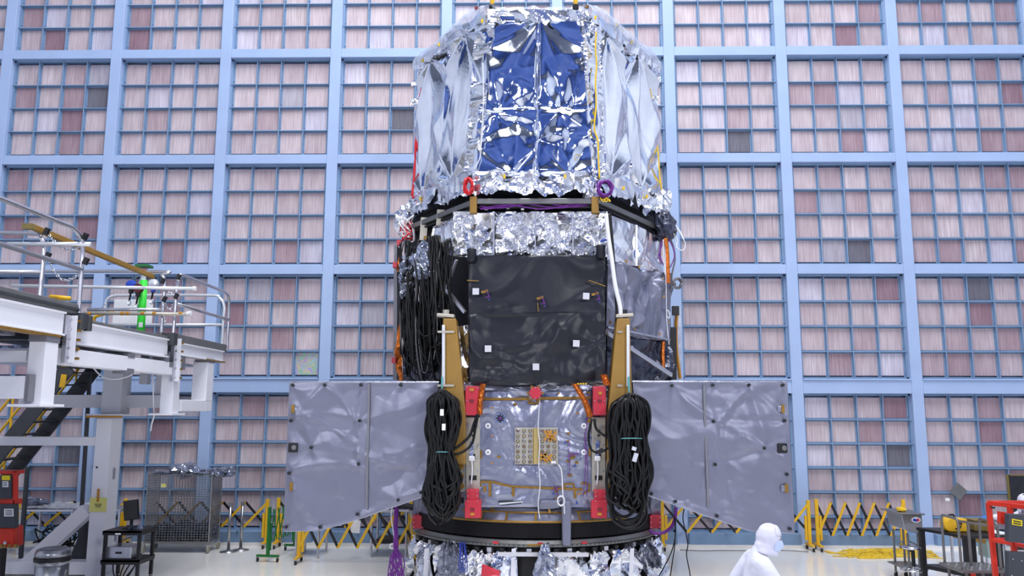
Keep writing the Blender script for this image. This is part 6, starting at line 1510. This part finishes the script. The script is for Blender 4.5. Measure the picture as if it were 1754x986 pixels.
# ================================================================== people in cleanroom suits
def skin_mesh(name, joints, edges, mt, parent, root=0, sub=2):
    o0 = WL[parent.name]
    me = bpy.data.meshes.new(name); me.from_pydata([tuple(V(j[0])-o0) for j in joints], edges, []); me.materials.append(MATS[mt])
    o = bpy.data.objects.new(name, me); COL.objects.link(o); o.parent = parent; WL[o.name] = o0
    sk = o.modifiers.new('skin', 'SKIN'); sk.use_smooth_shade = True; sk.branch_smoothing = .6
    lay = me.skin_vertices[0].data if me.skin_vertices else None
    if lay is None:
        me.attributes  # ensure layer
    for i, j in enumerate(joints):
        r = j[1] if isinstance(j[1], (tuple, list)) else (j[1], j[1]); lay[i].radius = r; lay[i].use_root = (i == root)
    sb = o.modifiers.new('sub', 'SUBSURF'); sb.levels = sub; sb.render_levels = sub
    return o
def glove(par, wrist, d, up, mt, s=1.0, curl=.35):
    """hand with palm, four fingers and thumb; d: pointing direction, up: back of the hand"""
    d = V(d).normalized(); up = V(up); sd = d.cross(up).normalized(); up = sd.cross(d)
    J = [(wrist, .028*s), (wrist+d*.05*s, (.036*s, .02*s)), (wrist+d*.09*s, (.036*s, .017*s))]; E_ = [(0, 1), (1, 2)]
    for k, (off_, L_) in enumerate(((-.030, .070), (-.010, .082), (.010, .078), (.030, .060))):
        b = wrist+d*.085*s+sd*off_*s; a = len(J)
        p1 = b+d*L_*.4*s; dd = (d*math.cos(curl)-up*math.sin(curl)); p2 = p1+dd*L_*.35*s; d3 = (d*math.cos(curl*1.9)-up*math.sin(curl*1.9)); p3 = p2+d3*L_*.3*s
        J += [(b, .011*s), (p1, .0098*s), (p2, .0092*s), (p3, .008*s)]; E_ += [(2, a), (a, a+1), (a+1, a+2), (a+2, a+3)]
    a = len(J); b = wrist+d*.03*s-sd*.03*s
    J += [(b, .014*s), (b+d*.03*s-sd*.022*s-up*.008*s, .012*s), (b+d*.062*s-sd*.028*s-up*.016*s, .010*s)]; E_ += [(1, a), (a, a+1), (a+1, a+2)]
    return skin_mesh('glove', J, E_, mt, par, 0, 1)
def make_person(label, base, yaw, scale, lean, arms, stride, glove_mt='suit_white', look=0, hair=False):
    t = thing('person', base, label, 'person')
    Rz = Matrix.Rotation(yaw, 3, 'Z')
    def w(x, y, z): return V(base)+Rz @ (V((x, y, z))*scale)     # local: +x forward, +y left, z up
    hipx = 0; ch = lean
    pel = w(0, 0, .95); sp = w(ch*.3, 0, 1.12); che = w(ch*.62, 0, 1.34); nk = w(ch*.95, 0, 1.48); hd0 = w(ch*1.15+.02, 0, 1.55); hd = w(ch*1.3+.03, 0, 1.64)
    J = [(pel, (.165, .135)), (sp, (.165, .13)), (che, (.20, .165)), (nk, .085), (hd0, .085), (hd, .085)]
    E_ = [(0, 1), (1, 2), (2, 3), (3, 4), (4, 5)]
    for sgn, st in ((1, stride), (-1, -stride)):
        a = len(J)
        J += [(w(0, .10*sgn, .86), .115), (w(st*.45+.03, .11*sgn, .50), .085), (w(st*.8-(.08 if st < 0 else 0), .11*sgn, .10 if st >= 0 else .13), .06), (w(st*.8+.13, .12*sgn, .05), .05)]
        E_ += [(0, a), (a, a+1), (a+1, a+2), (a+2, a+3)]
    hands = []
    for sgn, (el, wr) in ((1, arms[0]), (-1, arms[1])):
        a = len(J); sh = w(ch*.75, .20*sgn, 1.425)
        J += [(w(ch*.7, .11*sgn, 1.42), .11), (sh, .098), (w(*el), .075), (w(*wr), .048)]
        E_ += [(2, a), (a, a+1), (a+1, a+2), (a+2, a+3)]
        hands.append((w(*el), w(*wr)))
    body = skin_mesh('coverall', J, E_, 'suit_white', t, 0, 2)
    # head with hood, face, mask
    f = Rz @ V((math.cos(look), math.sin(look), 0)); lft = V((-f.y, f.x, 0)); hc = w(ch*1.3+.05, 0, 1.625); s = scale
    pit = math.radians(12); f2 = (f*math.cos(pit)-V((0, 0, 1))*math.sin(pit)); u2 = lft.cross(f2)*-1; u2 = V((0, 0, 1))*math.cos(pit)+f*math.sin(pit)
    def hp(x, y, z): return hc+(f2*x+lft*y+u2*z)*s
    def shell(rx, ry, rz, fn, n=28, m_=18):
        vs = []
        mb = MB()
        def sf(u, v):
            a = u*2*math.pi; b = (v-.5)*math.pi
            x, y, z = math.cos(b)*math.cos(a), math.cos(b)*math.sin(a), math.sin(b)
            k = fn(x, y, z); return hp(x*rx*k, y*ry*k, z*rz*k)
        mb.sheet(sf, n, m_); return mb
    shell(.098, .078, .118, lambda x, y, z: 1+(.12 if (x > .85 and abs(y) < .25 and -.35 < z < .05) else 0)).build('head', 'skin', t, smooth=True)
    # hood: open at the face, loose round the neck
    mb = MB(); n, m_ = 40, 22
    def hood(u, v):
        a = (u*2-1)*math.pi*.84+math.pi                # leave the front open
        b = -1.35+v*(1.57+1.35)
        rr = .112+.009*noise.noise(V((u*7, v*5, 3)))+.004*noise.noise(V((u*3, v*16, 8)))
        zz = math.sin(b)*.132-.012; wd = 1.0
        if b < -.35: wd = 1+(-.35-b)*.16; zz = -.058-(-.35-b)*.11
        cb = max(.0, math.cos(b)) if b > -.35 else math.cos(.35)
        return hp(math.cos(a)*rr*cb*wd*1.05-.012, math.sin(a)*rr*cb*wd*.86, zz+.012)
    mb.sheet(hood, n, m_); h_ = mb.build('hood', 'hood_white', t, smooth=True, solid=.006)
    mb = MB()
    def brow(u, v):
        a = (u*2-1)*1.0; zz = .04+.085*v; k_ = math.sqrt(max(0, 1-(zz/.142)**2)); return hp(math.cos(a)*.116*k_-.008, math.sin(a)*.100*k_, zz)
    mb.sheet(brow, 14, 5); mb.build('hood_brim', 'hood_white', h_, smooth=True, solid=.006)
    mb = MB()
    def mask(u, v):
        a = (u*2-1)*1.05; return hp(math.cos(a)*(.112+.028*math.sin(v*math.pi)*max(0, math.cos(a*1.5))), math.sin(a)*.092, -.105+.105*v)
    mb.sheet(mask, 18, 10); mb.build('face_mask', 'mask_blue', t, smooth=True, solid=.004)
    for sg in (-1, 1):
        MB().ball(hp(.090, .032*sg, .022), .013*s, 10).build('eye', 'white_paper', t, smooth=True); MB().ball(hp(.101, .032*sg, .022), .006*s, 8).build('pupil', 'ink', t, smooth=True)
        m = MB(); m.tube([hp(.092, .018*sg, .045), hp(.094, .032*sg, .050), hp(.084, .050*sg, .045)], .004*s, 6); m.build('eyebrow', 'hair_dark', t)
    for (el, wr) in hands:
        d = (wr-el).normalized(); up = V((0, 0, 1)) if abs(d.z) < .8 else f
        glove(t, wr, d, up, glove_mt, s)
    for sgn, st in ((1, stride), (-1, -stride)):
        p = w(st*.8+.04, .11*sgn, .0); m = MB(); fz = Rz @ V((1, 0, 0)); sz = Rz @ V((0, 1, 0))
        m.ball((0, 0, 0), 1, 16); 
        for i, q in enumerate(m.v): m.v[i] = p+fz*(q.x*.145*s+.05)+sz*(q.y*.055*s)+V((0, 0, .05+q.z*.05*(1 if q.z > 0 else 1)))
        m.build('overshoe', 'suit_white', t, smooth=True)
    return t
# walking person in front of the right panel
pb = P(1283, 986, 8.45)
make_person('person in white hooded coverall and face mask walking to the right', (pb.x-.02, 8.45, 0), math.radians(-8), 1.0, .14, (((-.12, .27, 1.12), (.05, .30, .90)), ((.30, -.26, 1.14), (.36, -.24, .90))), .32, look=math.radians(-6))
# person behind the red lift, reaching out with blue gloves
pb = P(1782, 950, 12.95)
hx = P(1682, 881, 11.9)
make_person('person in white hooded coverall with blue gloves behind the red lift', (pb.x, 12.95, 0), math.radians(176), .92, .10, (((.20, .28, 1.22), (.28, .18, 1.05)), ((.28, -.16, 1.34), (.66, -.12, 1.36))), .05, 'glove_blue', look=math.radians(60))
